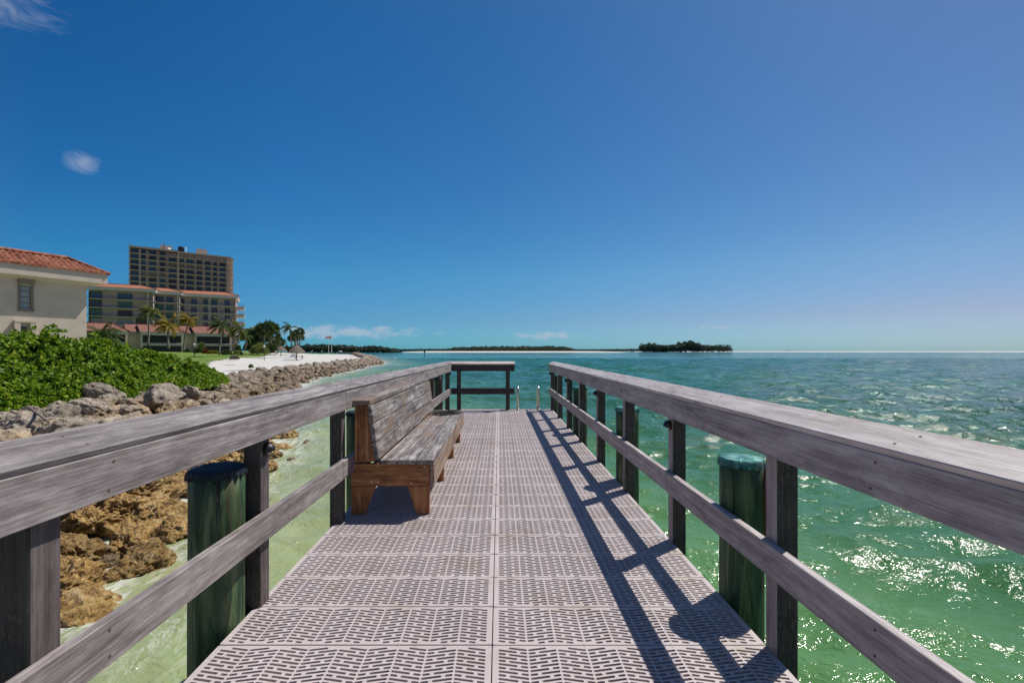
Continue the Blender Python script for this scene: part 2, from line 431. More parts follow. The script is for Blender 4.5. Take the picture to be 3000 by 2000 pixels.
def xr(d): return 1.19-.05*(d-1.95)/8.15
CAPZ = 1.026; CT = .025; CW = .127; TL = math.radians(25)
def rail_side(parent, xf, s, segs_top, segs_low, segs_cap, capmat, facemat, y0, y1, mitre_end=False):
    for i, (a, b) in enumerate(zip(segs_top[:-1], segs_top[1:])):
        pa = (xf(a)-s*.019, a+.002, .934); pb = (xf(b)-s*.019, b-.002, .934)
        sc = []
        L = b-a
        for q in np.arange(.3, L, 1.15): 
            for zz in (-.045, .04): sc.append((q-L/2+random.uniform(-.02, .02), s*.019, zz, 'y'))
        board('top_rail', parent, pa, pb, .038, .14, facemat, screws=sc)
    for a, b in zip(segs_low[:-1], segs_low[1:]):
        L = b-a; sc = [(q-L/2, s*.019, zz, 'y') for q in np.arange(.3, L, 1.15) for zz in (-.04, .04)]
        board('lower_rail', parent, (xf(a)-s*.019, a+.002, .419), (xf(b)-s*.019, b-.002, .419), .038, .138, facemat, screws=sc)
    # sloping cap: inner edge low, outer edge high
    cx = CW/2*math.cos(TL)+CT/2*math.sin(TL); cz = CW/2*math.sin(TL)-CT/2*math.cos(TL)
    n = len(segs_cap)-1
    for i, (a, b) in enumerate(zip(segs_cap[:-1], segs_cap[1:])):
        xa = xf(a)-s*.045+s*cx; xb = xf(b)-s*.045+s*cx
        roll = -s*TL
        m0 = .0 if i == 0 else s*-.35
        m1 = (s*-.35 if i < n-1 else (s*-1.0 if mitre_end else s*-.35))
        L = b-a
        sc = [(q-L/2+random.uniform(-.02, .02), yy, 0, 'z') for q in np.arange(.25, L, 1.15) for yy in (-.03, .03)]
        board('cap_board', parent, (xa, a+.0015, CAPZ+cz), (xb, b-.0015, CAPZ+cz), CW, CT, capmat, roll=roll, m0=m0, m1=m1, screws=sc)
def post(parent, x, y, mat, top=1.0):                                # x = face on the deck side, s sign outward
    o = MB().box(-.0445, .0445, -.0445, .0445, -top/2-.15, top/2+.0, 0, .004)
    R = Matrix.Rotation(-PI/2, 4, 'Y')
    mb = MB(); L = top+.30
    mb.box(-L/2, L/2, -.0445, .0445, -.0445, .0445, 0, .004)
    o.bm.free()
    mb.bm.normal_update()
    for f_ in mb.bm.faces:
        if (R.to_3x3() @ f_.normal).y < -.6: f_.material_index = 1  # camera-facing faces get backlit shade in their colour, plus mottling
    return mb.build('post', [mat, M['shaded_mildew']], parent, world=Matrix.Translation((x, y, top-L/2)) @ R)
def post_light(parent, x, y, z, s):                                  # s=-1: faces +x (left railing); s=+1 faces -x
    mb = MB(); n = 16
    mb.disc((0, 0, 0), .034, -s*.008, n, 0, 'x')
    o = mb.build('post_light', M['black'], parent, world=Matrix.Translation((x, y, z)))
    # quarter-sphere hood open downward
    bm = bmesh.new(); R = .036; rows = []
    for i in range(9):
        th = PI/2*i/8                                               # 0 at wall rim, pi/2 at nose
        row = []
        for k in range(13):
            ph = -PI*.12+PI*1.24*k/12
            row.append(bm.verts.new((-s*(.008+R*1.05*math.sin(th)), R*math.cos(th)*math.cos(ph), R*math.cos(th)*math.sin(ph))))
        rows.append(row)
    for i in range(8):
        for k in range(12):
            try: f = bm.faces.new((rows[i][k], rows[i][k+1], rows[i+1][k+1], rows[i+1][k])); f.smooth = True
            except ValueError: pass
    bmesh.ops.remove_doubles(bm, verts=bm.verts, dist=1e-4)
    bmesh.ops.solidify(bm, geom=bm.faces[:], thickness=.002)
    me = bpy.data.meshes.new('hood'); bm.to_mesh(me); bm.free()
    link('hood', me, M['black'], o)
    mb = MB(); mb.disc((-s*.008, 0, -.012), .014, -s*.012, 12, 0, 'x'); mb.build('lens', M['lens'], o)
    return o
RL = empty('wooden_railing', (-1.2, .2, 0), 0, 'weathered grey timber railing on the left side of the pier, running behind the bench', 'railing')
rail_side(RL, xl, -1, [-1.2, 3.47, 6.9, 10.08], [-1.2, 3.40, 6.9, 10.08], [-1.2, 3.38, 6.7, 8.4, 10.08], M['wood_l'], M['wood_face'], 0, 10, True)
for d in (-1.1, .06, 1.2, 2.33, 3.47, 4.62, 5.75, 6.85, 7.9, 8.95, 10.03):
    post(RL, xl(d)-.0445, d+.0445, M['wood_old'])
for d in (2.33, 4.62, 8.5, 10.0): post_light(RL, xl(d)+.0, d+.055, .80, -1)
RR = empty('wooden_railing', (1.2, .2, 0), 0, 'pale timber railing along the right side of the pier deck', 'railing')
rail_side(RR, xr, 1, [-1.2, 4.3, 7.2, 10.22], [-1.2, 3.14, 5.9, 8.0, 10.22], [-1.2, 3.6, 6.9, 10.22], M['wood_r'], M['wood_fr'], 0, 10)
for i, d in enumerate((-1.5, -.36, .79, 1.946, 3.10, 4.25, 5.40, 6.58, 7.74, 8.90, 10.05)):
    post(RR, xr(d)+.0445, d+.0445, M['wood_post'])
    if i % 2 == 0 and d > 0: post_light(RR, xr(d), d+.05, .80, 1)
RF = empty('wooden_railing', (-.4, 10.15, 0), 0, 'short dark railing across the far end of the pier', 'railing')
board('top_rail', RF, (-1.066, 10.121, .934), (.337, 10.121, .934), .038, .14, M['wood_dark'])
board('lower_rail', RF, (-1.066, 10.121, .419), (.337, 10.121, .419), .038, .138, M['wood_dark'])
cx = CW/2*math.cos(TL)+CT/2*math.sin(TL); cz = CW/2*math.sin(TL)-CT/2*math.cos(TL)
board('cap_board', RF, (-1.105, 10.075+cx, CAPZ+cz), (.345, 10.075+cx, CAPZ+cz), CW, CT, M['wood_r'], roll=TL, m0=-1.0*1, m1=0)
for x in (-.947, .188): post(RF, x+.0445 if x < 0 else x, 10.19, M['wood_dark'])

# ------------------------------------------------------------------ pilings
def piling(x, y, top, r, label, mat=None, seed=0):
    rnd = random.Random(seed)
    e = empty('piling', (x, y, WZ), 0, label, 'piling', 'round green piles carrying the pier')
    bm = bmesh.new(); n = 40; rows = []
    zs = np.linspace(-1.5, top-WZ, 26)
    for z in zs:
        row = []
        for k in range(n):
            a = 2*PI*k/n
            rr = r*(1+.04*(1-(z+1.5)/(top-WZ+1.5)))+.005*mn.noise(Vector((math.cos(a)*2.5+seed*7, math.sin(a)*2.5, z*.7)))+.0025*mn.noise(Vector((math.cos(a)*14, math.sin(a)*14+seed*3, z*1.5)))
            row.append(bm.verts.new((rr*math.cos(a), rr*math.sin(a), z)))
        rows.append(row)
    for i in range(len(rows)-1):
        for k in range(n):
            f = bm.faces.new((rows[i][k], rows[i][(k+1) % n], rows[i+1][(k+1) % n], rows[i+1][k])); f.smooth = True
    bm.faces.new(rows[-1])
    me = bpy.data.meshes.new('pile_shaft'); bm.to_mesh(me); bm.free(); link('pile_shaft', me, M['pile'], e)
    # sheet cap with crimped skirt
    bm = bmesh.new(); n = 56; t0 = top-WZ
    rings = []
    for (fr, z, wob) in ((0, t0+.012, 0), (.6, t0+.011, .0), (.97, t0+.006, .001), (1.03, t0-.002, .002), (1.045, t0-.018, .006), (1.05, t0-.034, .009)):
        if fr == 0: rings.append([bm.verts.new((0, 0, z))]); continue
        rings.append([bm.verts.new(((r*fr+wob*math.sin(k*2.6+rnd.random())+.0)*math.cos(2*PI*k/n), (r*fr+wob*math.sin(k*2.6+rnd.random()))*math.sin(2*PI*k/n), z+(rnd.uniform(-.006, .006) if wob > .005 else rnd.uniform(-.0015, .0015)))) for k in range(n)])
    for k in range(n): bm.faces.new((rings[0][0], rings[1][k], rings[1][(k+1) % n]))
    for i in range(1, 5):
        for k in range(n): bm.faces.new((rings[i][k], rings[i+1][k], rings[i+1][(k+1) % n], rings[i][(k+1) % n]))
    bmesh.ops.recalc_face_normals(bm, faces=bm.faces)
    me = bpy.data.meshes.new('pile_cap'); bm.to_mesh(me); bm.free(); link('pile_cap', me, mat or M['patina'], e)
    return e
piling(-1.375, 2.215, .745, .12, 'thick green pile with shade-darkened cap, nearest one on the left', M['patina_shaded'], 1)
piling(-1.46, 4.72, .686, .12, 'green pile with shade-darkened cap just behind the near end of the bench', M['patina_shaded'], 2)
piling(-1.29, 9.42, .76, .12, 'green pile behind the left railing near the far corner', M['patina_shaded'], 3)
PR1 = piling(1.302, 2.45, .738, .107, 'thick green pile with teal cap, nearest one on the right', None, 4)
piling(1.305, 4.64, .738, .113, 'green pile with flat teal cap, second one along the right railing', None, 5)
piling(1.305, 7.35, .727, .112, 'green pile half hidden behind a post, third one along the right railing', None, 6)
piling(1.34, 10.62, .745, .105, 'green pile with pale cap at the far end of the right railing', None, 7)
tb = empty('line_disposal_tube', (1.435, 2.42, .335), 0, 'brown pipe with white sticker fixed beside the nearest right pile', 'tube')
MB().tube([(0, 0, 0), (0, 0, .035), (0, 0, .335), (0, 0, .37)], [.052, .066, .066, .06], 20).build('pipe', M['brown_pipe'], tb)
m = MB()
for z in (.26, .235, .21, .185): m.box(-.0685, -.066, -.02, .012, z, z+.014)
m.build('sticker', M['white'], tb)

# ------------------------------------------------------------------ ladder rails
lad = empty('pier_ladder', (.65, 10.2, 0), 0, 'pair of curved stainless ladder handrails at the far end opening', 'ladder')
for x in (.415, .868):
    pts = [(x, 10.08, .0), (x, 10.08, .42)]
    for k in range(1, 12):
        a = PI*k/12; pts.append((x, 10.08+.14-.14*math.cos(a), .42+.10*math.sin(a)))
    pts += [(x, 10.37, .38), (x, 10.39, -1.9)]
    MB().tube(pts, .021, 12).build('handrail', M['steel'], lad, world=Matrix())
    m = MB(); m.disc((x, 10.08, .001), .042, .008, 16); m.box(x-.05, x-.03, 10.05, 10.08, .002, .03)
    m.build('foot_flange', M['steel'], lad, world=Matrix())
for z in (-.35, -.65, -.95, -1.25, -1.55):
    MB().box(.415, .868, 10.36, 10.42, z, z+.025).build('rung', M['steel'], lad, world=Matrix())

# ------------------------------------------------------------------ bench
bn = empty('wooden_bench', (-.85, 5.15, 0), 0, 'long weathered plank bench with slanted backrest and brown legs', 'bench')
y0, y1 = 3.62, 6.67
for i in range(3):
    x = -.522-.071-i*.146
    sc = [(q, yy, 0, 'z') for q in (-1.48, -.5, .45, 1.46) for yy in (-.04, .04)]
    board('seat_plank', bn, (x, y0, .430), (x, y1, .430), .1395, .038, M['wood_bench'], bev=.005, screws=sc)
# backrest planks
bd = Vector((-.066, 0, .44)).normalized(); ang = math.atan2(.066, .44)
for i in range(3):
    c = Vector((-.958, 0, .446))+bd*(.072+i*.1455)-Vector((.019, 0, .0))
    board('back_plank', bn, (c.x, y0+.004, c.z), (c.x, y1, c.z), .038, .139, M['wood_bench'], roll=-ang, bev=.005)
board('back_cap', bn, (-1.098, y0-.01, .9035), (-1.098, y1+.01, .9035), .14, .038, M['wood_bench'])
def swap(o): return o
XR = Matrix(((0, 1, 0, 0), (1, 0, 0, 0), (0, 0, -1, 0), (0, 0, 0, 1)))
def prism_board(name, poly, ya, yb, mat, vertical=False):
    # local X must follow the grain: vertical pieces get local X = world Z
    mb = MB(); mb.prism(poly, ya, yb, 0, .003)
    W = Matrix()
    if vertical:
        R = Matrix.Rotation(-PI/2, 4, 'Y')                          # local x -> world z
        bmesh.ops.transform(mb.bm, matrix=R.inverted(), verts=mb.bm.verts); W = R
    return mb.build(name, mat, bn, world=W)
for k, d in enumerate((3.66, 4.60, 5.58, 6.52)):
    prism_board('back_support', [(-1.164, .425), (-1.002, .425), (-1.069, .883), (-1.164, .883)], d, d+.05, M['wood_brown'], True)
    prism_board('cross_bearer', [(-1.193, .23), (-.562, .23), (-.562, .409), (-1.193, .409)], d-.004, d+.034, M['wood_brown'])
    prism_board('leg', [(-.666, .001), (-.563, .001), (-.563, .227), (-.737, .227)], d, d+.042, M['wood_brown'], True)
    prism_board('leg', [(-1.19, .001), (-1.082, .001), (-.997, .227), (-1.19, .227)], d, d+.042, M['wood_brown'], True)
board('front_apron', bn, (-.541, y0+.03, .318), (-.541, y1-.01, .318), .037, .182, M['wood_apron'])
m = MB()
for (x, z) in ((-1.16, .39), (-.98, .388), (-.60, .385), (-1.03, .262), (-.975, .26), (-.71, .252)): m.disc((x, 3.656, z), .005, -.003, 8, 0, 'y')
m.build('nail', M['steel'], bn, world=Matrix())

# cord on the bench
def cord():
    rnd = random.Random(11); pts = []
    a = 0
    for i in range(230):
        t = i/229; a += .42+.28*math.sin(i*.21)+rnd.uniform(-.1, .1)
        r = .045+.055*abs(math.sin(i*.067))+.02*math.sin(i*.31)
        cxx = -.74+.11*math.sin(i*.045+.4); cyy = 6.28+.13*math.sin(i*.029+1.0)
        pts.append((cxx+r*1.25*math.cos(a), cyy+r*1.0*math.sin(a), .4555+.022*abs(math.sin(i*.37))*abs(math.sin(i*.11))+.0))
    # tail
    tail = [(-.80+.02*math.sin(k*.5), 6.2-.03*k, .455) for k in range(6)]
    P = [Vector(p) for p in tail[::-1]+pts]
    Q = []
    for i in range(len(P)-1):
        p0, p1, p2, p3 = P[max(i-1, 0)], P[i], P[i+1], P[min(i+2, len(P)-1)]
        for k in range(3):
            t = k/3; Q.append(.5*((2*p1)+(-p0+p2)*t+(2*p0-5*p1+4*p2-p3)*t*t+(-p0+3*p1-3*p2+p3)*t**3))
    o = MB().tube(Q, .0042, 6).build('black_cord', M['black_rope'], None, world=Matrix())
    tag(o, 'tangled thin black cord lying on the far end of the bench seat', 'cord')
cord()

# ------------------------------------------------------------------ shoreline, land
SH = np.array([(-5.2, -30), (-4.6, -6), (-4.4, 3), (-4.45, 4.6), (-4.7, 5.3), (-5.4, 6.2), (-4.9, 6.9), (-5.3, 8.6), (-5.7, 10.8), (-6.4, 13), (-8.6, 19), (-11.6, 27), (-15.1, 35.3), (-17.6, 42.5), (-18.4, 49), (-19.5, 58.7),
               (-20.3, 65.4), (-22.8, 81.6), (-24.2, 96.6), (-28, 112), (-43, 155), (-60, 205), (-82, 270), (-110, 310), (-200, 350), (-480, 400)], float)
POLY = np.vstack([SH, [(-480, -30)]])
def inside(P, poly):
    x, y = P[:, 0], P[:, 1]; r = np.zeros(len(P), bool); n = len(poly)
    for i in range(n):
        x0, y0 = poly[i]; x1, y1 = poly[(i+1) % n]
        c = ((y0 > y) != (y1 > y)); xi = (x1-x0)*(y-y0)/(y1-y0+1e-12)+x0
        r ^= c & (x < xi)
    return r
def segdist(P, L):
    d = np.full(len(P), 1e9)
    for a, b in zip(L[:-1], L[1:]):
        ab = b-a; t = np.clip(((P-a)@ab)/(ab@ab), 0, 1); q = a+t[:, None]*ab
        d = np.minimum(d, np.hypot(*(P-q).T))
    return d
def sdist(P):
    P = np.atleast_2d(np.asarray(P, float)); d = segdist(P, SH); return np.where(inside(P, POLY), d, -d)
def sm(t): t = np.clip(t, 0, 1); return t*t*(3-2*t)
def gz(P):
    s = sdist(P)
    z = np.where(s < 0, -1.75+np.maximum(s, -15)*.12, -1.75+.36*sm(s/.9)+.89*sm(s/6.5))
    return z+1.6*sm((s-13)/48)
def grid_mesh(name, xs, ys, zf, mats, smooth=True, keep=None):
    X, Y = np.meshgrid(xs, ys); P = np.stack([X.ravel(), Y.ravel()], 1); Z = zf(P)
    V = np.column_stack([P, Z]); nx, ny = len(xs), len(ys)
    i, j = np.meshgrid(np.arange(nx-1), np.arange(ny-1)); a = (j*nx+i).ravel()
    Fq = np.stack([a, a+1, a+nx+1, a+nx], 1)
    if keep is not None:
        k = keep(P[Fq].mean(1)); Fq = Fq[k]
        u, inv = np.unique(Fq, return_inverse=True); V = V[u]; Fq = inv.reshape(Fq.shape)
    return link(name, npmesh(name, V, Fq, smooth), mats), P[u] if keep is not None else P
def graded(a, b, c0, d0, g, lim=1e9):                                # fine between a..b, growing outwards to c0 / d0
    mid = np.arange(a, b, g); L = [a]; s = g
    while L[-1] > c0: s = min(s*1.06, lim); L.append(L[-1]-s)
    R = [mid[-1]+g]; s = g
    while R[-1] < d0: s = min(s*1.06, lim); R.append(R[-1]+s)
    return np.concatenate([np.array(L[:0:-1]), mid, np.array(R)])
LAWN = np.array([(-60, 16), (-29, 28), (-29.5, 38), (-31, 46), (-36, 56), (-44.5, 70), (-51, 86), (-54.6, 104), (-68, 134), (-88, 172), (-99, 196), (-100, 218), (-82, 232), (-88, 262), (-120, 300), (-300, 330), (-330, 16)], float)
def gz2(P):
    n = np.array([mn.noise(Vector((p[0]*.35, p[1]*.35, 0))) for p in P])*.05
    return gz(P)+n
o, _ = grid_mesh('beach_sand', graded(-26, 0, -420, 6, .6, 9), graded(-4, 40, -28, 420, .6, 8), gz2, M['sand'], True, lambda Q: sdist(Q) > 4.6)
tag(o, 'white sand beach behind the rock revetment', None, None, 'structure')
o, _ = grid_mesh('shore_bed', graded(-24, 0, -120, 4, .5, 4), graded(-4, 40, -28, 320, .5, 5), lambda P: gz(P)-.02, M['rubble'], True, lambda Q: (sdist(Q) < 7.4) & (sdist(Q) > -9))
tag(o, 'dark rubble slope under the boulders', None, None, 'structure')
def lawn_edge(Q):
    ins = inside(Q, LAWN); d = segdist(Q, np.vstack([LAWN, LAWN[:1]])); d = np.where(ins, d, -d)
    n = np.array([mn.noise(Vector((p[0]*.5, p[1]*.5, 5))) for p in Q])*.8
    return d+n > 0
o, _ = grid_mesh('lawn', graded(-62, -24, -330, -22, .7, 8), graded(24, 120, 16, 332, .7, 7), lambda P: gz2(P)+.05, M['lawn'], True, lawn_edge)
tag(o, 'mown green lawn between the buildings and the beach', None, None, 'structure')

# ------------------------------------------------------------------ water
def water():
    rw = np.random.default_rng(3)
    def axis(a, b, g, hi, lo, cap, capd, g1, g2):
        out = list(np.arange(a, b, g)); st = g
        while out[-1] < hi:
            st = min(st*(1+g1), cap) if abs(out[-1]) < capd else st*(1+g2)
            out.append(out[-1]+st)
        L = [a]; st = g
        while L[-1] > lo:
            st = min(st*(1+g1), cap) if abs(L[-1]) < capd else st*(1+g2)
            L.append(L[-1]-st)
        return np.array(L[:0:-1]+out)
    xs = axis(-7, 11, .085, 26000, -26000, 1.1, 170, .025, .06)
    ys = axis(1.2, 16, .075, 30000, -60, .34, 150, .015, .045)
    X, Y = np.meshgrid(xs, ys); HX, HYY = np.meshgrid(np.gradient(xs), np.gradient(ys))
    Z = np.zeros_like(X)
    wd = math.radians(205)
    DX = np.zeros_like(X)
    for k in range(110):
        lam = .32*(6/.32)**rw.random()
        th = wd+rw.normal(0, .55); ph = rw.random()*2*PI
        kk = 2*PI/lam; amp = .0095*lam**.74
        step_ = kk*np.maximum(abs(math.sin(th))*HX, abs(math.cos(th))*HYY); fade = np.clip((1.9-step_)/.8, 0, 1)
        env = .6+.4*np.sin(X*.11*math.cos(k)+Y*.09*math.sin(k*1.7)+k)
        w = np.sin(kk*(X*math.sin(th)+Y*math.cos(th))+ph)
        Z += amp*fade*env*(w+.25*np.cos(2*(kk*(X*math.sin(th)+Y*math.cos(th))+ph)))
    P = np.stack([X.ravel(), Y.ravel()], 1)
    s = np.full(len(P), -400.); near = (np.abs(P[:, 0]) < 500) & (P[:, 1] < 500)
    s[near] = sdist(P[near])
    damp = .62+.62*sm((-s-3)/30)
    V = np.column_stack([P, Z.ravel()*damp+WZ])
    nx, ny = len(xs), len(ys)
    i, j = np.meshgrid(np.arange(nx-1), np.arange(ny-1)); a = (j*nx+i).ravel()
    Fq = np.stack([a, a+1, a+nx+1, a+nx], 1)
    keep = ~((s[Fq].min(1) > 5)); Fq = Fq[keep]
    u, inv = np.unique(Fq, return_inverse=True); V = V[u]; Fq = inv.reshape(Fq.shape); s = s[u]
    me = npmesh('water', V, Fq, True)
    at_ = me.attributes.new('shore', 'FLOAT', 'POINT'); at_.data.foreach_set('value', (-s).astype(np.float32))
    t = NT('sea_water'); w = t.pos()
    sh = t.n('ShaderNodeAttribute', attribute_name='shore').outputs['Fac']
    big = t.noise(w, .035, 4, .6); sn = t.noise(w, .22, 5, .6)
    d = t.math('ADD', sh, t.math('MULTIPLY', t.math('SUBTRACT', sn, .5), 5))
    dn = t.math('DIVIDE', d, 120.)
    colr = t.ramp(dn, [(.0, (.34, .365, .19)), (.028, (.235, .315, .115)), (.052, (.115, .245, .08)), (.085, (.050, .150, .050)), (.22, (.022, .135, .070)), (.5, (.014, .140, .098)), (.95, (.012, .135, .105))])
    patch = t.ramp(t.noise(w, .55, 5, .65), [(.35, .94), (.65, 1.06)])
    col = t.mix(1., colr, patch, 'MULTIPLY')
    lanes = t.ramp(big, [(.42, 0.), (.6, .5)])
    col = t.mix(lanes, col, (.008, .080, .082))
    # sandy patches seen through the shallows
    cm = t.ramp(t.noise(t.map(w, (1, 1, 1)), 1.4, 5, .7), [(.5, 0.), (.7, .14)])
    shal = t.n('ShaderNodeMapRange', inp={'From Min': 6., 'From Max': 2., 'To Min': 0., 'To Max': 1.}); t.l(sh, shal.inputs[0])
    col = t.mix(t.math('MULTIPLY', cm, shal.outputs[0]), col, (.33, .30, .12))
    # foam
    fw = t.noise(t.map(w, (1.2, .55, 1)), 2.4, 7, .62, 1.8)
    fr = t.ramp(t.math('ABSOLUTE', t.math('SUBTRACT', fw, .5)), [(.0, 1.), (.05, 0.)])
    fpatch = t.ramp(t.noise(w, .9, 4, .6), [(.42, 0.), (.60, 1.)])
    near_ = t.n('ShaderNodeMapRange', inp={'From Min': 2.3, 'From Max': .3, 'To Min': 0., 'To Max': 1.}); t.l(sh, near_.inputs[0])
    edge = t.n('ShaderNodeMapRange', inp={'From Min': 1.4, 'From Max': -.1, 'To Min': 0., 'To Max': 1.}); t.l(t.math('ADD', sh, t.math('MULTIPLY', t.math('SUBTRACT', sn, .5), 2.2)), edge.inputs[0])
    solid = t.ramp(t.math('ADD', fw, t.math('MULTIPLY', edge.outputs[0], .17)), [(.57, 0.), (.68, 1.)])
    foam = t.math('MAXIMUM', t.math('MULTIPLY', t.math('MULTIPLY', fr, fpatch), near_.outputs[0]), t.math('MULTIPLY', solid, edge.outputs[0]))
    foam = t.math('MULTIPLY', foam, t.ramp(t.noise(w, 3.2, 5, .7), [(.32, .45), (.58, .95)]), True)
    col = t.mix(foam, col, (.62, .63, .58))
    ro = t.n('ShaderNodeMapRange', inp={'To Min': .085, 'To Max': .7}); t.l(foam, ro.inputs[0])
    r1 = t.noise(t.map(w, (1, 1.6, 1), (0, 0, 0), (0, 0, .4)), 1.9, 5, .6, .3)
    r1 = t.math('SUBTRACT', 1., t.math('ABSOLUTE', t.math('SUBTRACT', t.math('MULTIPLY', r1, 2.), 1.)))
    r2 = t.noise(t.map(w, (1, 1.5, 1), (0, 0, 0), (0, 0, -.5)), 8.5, 4, .6)
    r3 = t.noise(t.map(w, (1, 1.4, 1), (0, 0, 0), (0, 0, .3)), .55, 5, .6)
    off_ = t.n('ShaderNodeMapRange', inp={'From Min': 6., 'From Max': 45., 'To Min': .75, 'To Max': 1.5}); t.l(sh, off_.inputs[0])
    h = t.math('ADD', t.math('MULTIPLY', r1, .042), t.math('MULTIPLY', r2, .014))
    h = t.math('MULTIPLY', t.math('ADD', h, t.math('MULTIPLY', r3, .17)), off_.outputs[0])
    pk = t.ramp(t.noise(t.map(w, (.8, 1.5, 1)), 1.1, 5, .62, .3), [(.50, 0.), (.68, 1.)])
    r4 = t.noise(w, 15, 2, .5)
    h = t.math('ADD', h, t.math('MULTIPLY', t.math('MULTIPLY', r4, t.math('ADD', t.math('MULTIPLY', pk, .7), .5)), t.math('MULTIPLY', off_.outputs[0], .009)))
    ln = t.n('ShaderNodeVectorMath', operation='LENGTH'); t.l(w, ln.inputs[0])
    fd = t.n('ShaderNodeMapRange', inp={'From Min': 120., 'From Max': 900., 'To Min': 1., 'To Max': 3.}); t.l(ln.outputs['Value'], fd.inputs[0])
    h = t.math('MULTIPLY', h, fd.outputs[0])
    nf = t.n('ShaderNodeMapRange', inp={'From Min': 9., 'From Max': 28., 'To Min': 0., 'To Max': 1.}); t.l(ln.outputs['Value'], nf.inputs[0])
    s1 = t.ramp(t.noise(t.map(w, (1.5, 1, 1)), 1.7, 3, .55, .5), [(.56, 0.), (.68, 1.)])
    s2 = t.ramp(t.noise(t.map(w, (1.3, 1, 1)), 5.5, 2, .5, .4), [(.58, 0.), (.80, 1.)])
    h = t.math('ADD', h, t.math('MULTIPLY', t.math('MULTIPLY', s1, nf.outputs[0]), .11))
    h = t.math('ADD', h, t.math('MULTIPLY', s2, .018))
    t.set(col, ro.outputs[0], t.bump(h, .9, 1.0), **{'IOR': 1.33, 'Specular IOR Level': .38})
    o = link('water', me, t.m); tag(o, 'clear green to teal sea water with sun glints', None, None, 'structure')
water()

# ------------------------------------------------------------------ rocks
def rock_mesh(name, sub, seed, pit=.06, jag=.22):
    bm = bmesh.new(); bmesh.ops.create_icosphere(bm, subdivisions=sub, radius=1)
    off = Vector((seed*13.1, seed*7.7, seed*3.3)); rnd = random.Random(seed)
    planes = [(Vector((rnd.gauss(0, 1), rnd.gauss(0, 1), rnd.gauss(0, 1))).normalized(), rnd.uniform(.62, .9)) for _ in range(9)]
    for v in bm.verts:
        p = v.co.copy(); r = 1.
        for n, d in planes:
            c = p.dot(n)
            if c > d: r = min(r, .25*r+.75*d/c)
        r *= 1+jag*mn.noise(p*1.5+off)+.12*mn.noise(p*3.4+off)
        if sub >= 4:
            r += .10*mn.noise(p*3.1+off*2)
            q = mn.voronoi(p*3.2+off)[0]; r -= pit*2.2*max(0, .5-q[0])
            r += .05*mn.noise(p*7+off)
            q = mn.voronoi(p*7+off)[0]; r -= pit*1.5*max(0, .55-q[0])
            r += .035*mn.noise(p*15+off)
            if sub >= 6: q = mn.voronoi(p*15+off)[0]; r -= pit*.8*max(0, .55-q[0]); r += .014*mn.noise(p*34+off)
        elif sub == 3: r += .07*mn.noise(p*6+off)
        v.co = p*r
    me = bpy.data.meshes.new(name); bm.to_mesh(me); bm.free()
    if sub >= 4: me.polygons.foreach_set('use_smooth', np.ones(len(me.polygons), dtype=bool))
    me.materials.append(M['rock']); return me
HI = [rock_mesh('boulder', 6 if i < 3 else 5, i+1, .14, .32) for i in range(6)]
SMO = [rock_mesh('boulder', 5, i+80, .045, .20) for i in range(5)]
MID = [rock_mesh('boulder', 4, i+20, .10) for i in range(5)]
LOW = [rock_mesh('boulder', 3, i+40) for i in range(6)]
for m_ in MID+LOW: m_.materials[0] = M['rock_far']
TINY = [rock_mesh('boulder', 2, i+60) for i in range(5)]
for m_ in TINY: m_.materials.clear()
# position along the shore
seg = np.hypot(*(SH[1:]-SH[:-1]).T); cum = np.concatenate([[0], np.cumsum(seg)])
def shore_pt(t):
    i = min(np.searchsorted(cum, t)-1, len(seg)-1); i = max(i, 0); f = (t-cum[i])/seg[i]
    a, b = SH[i], SH[i+1]; d = (b-a)/seg[i]; return a+f*(b-a), np.array([-d[1], d[0]])
T0 = cum[1]+2
rocks = []
t = T0
while t < cum[22]:
    p, nrm = shore_pt(t)
    dd = math.hypot(*p)
    step = .66 if dd < 16 else (.74 if dd < 60 else (1.0 if dd < 130 else 2.2))
    w = 7.0 if dd < 14 else (6.4 if dd < 22 else 5.5)
    s = -.35
    while s < w:
        jit = step*.35
        q = p+nrm*(s+random.uniform(-jit, jit))+np.array([-nrm[1], nrm[0]])*random.uniform(-jit, jit)
        r = step*(random.uniform(.40, .80) if dd < 17 else random.uniform(.34, .70))
        rocks.append((q[0], q[1], r)); s += step
    t += step
P = np.array([(a, b) for a, b, _ in rocks]); Sd = sdist(P); Z = -1.60+.28*sm(np.clip(Sd, 0, None)/1.0)+.86*sm(np.clip(Sd, 0, None)/6.2)+np.where(Sd < 0, Sd*.25, 0)
A = []
for (x, y, r), z, s in zip(rocks, Z, Sd):
    if s < (.22 if y < 16 else .0): continue
    if x > -3.1 or (s > 6.9 and y < 26) or (y < 1.5): continue
    if s < .9: r *= .72
    if y > 20: z -= .12
    if y < 16 and .9 < s < 5.5 and random.random() < .35: r *= 1.5
    if s > 3.6 and y < 28: r *= .80; z -= .08
    A.append((x, y, z+.12*r+random.uniform(-.05, .12), r, s))
def vis(a):                                                          # size in the picture
    x, y, z, r, s = a
    return r/max(y, 1) if y > 1 and x/y > -1.25 else 0
A.sort(key=vis, reverse=True)
def place(me, x, y, z, r, rnd, flat=.72):
    o = bpy.data.objects.new('boulder', me); C.objects.link(o)
    o.location = (x, y, z); o.rotation_euler = (rnd.uniform(-.5, .5), rnd.uniform(-.5, .5), rnd.uniform(0, 6.28))
    o.scale = (r*rnd.uniform(.85, 1.25), r*rnd.uniform(.8, 1.1), r*flat*rnd.uniform(.8, 1.15)); return o
rnd = random.Random(5)
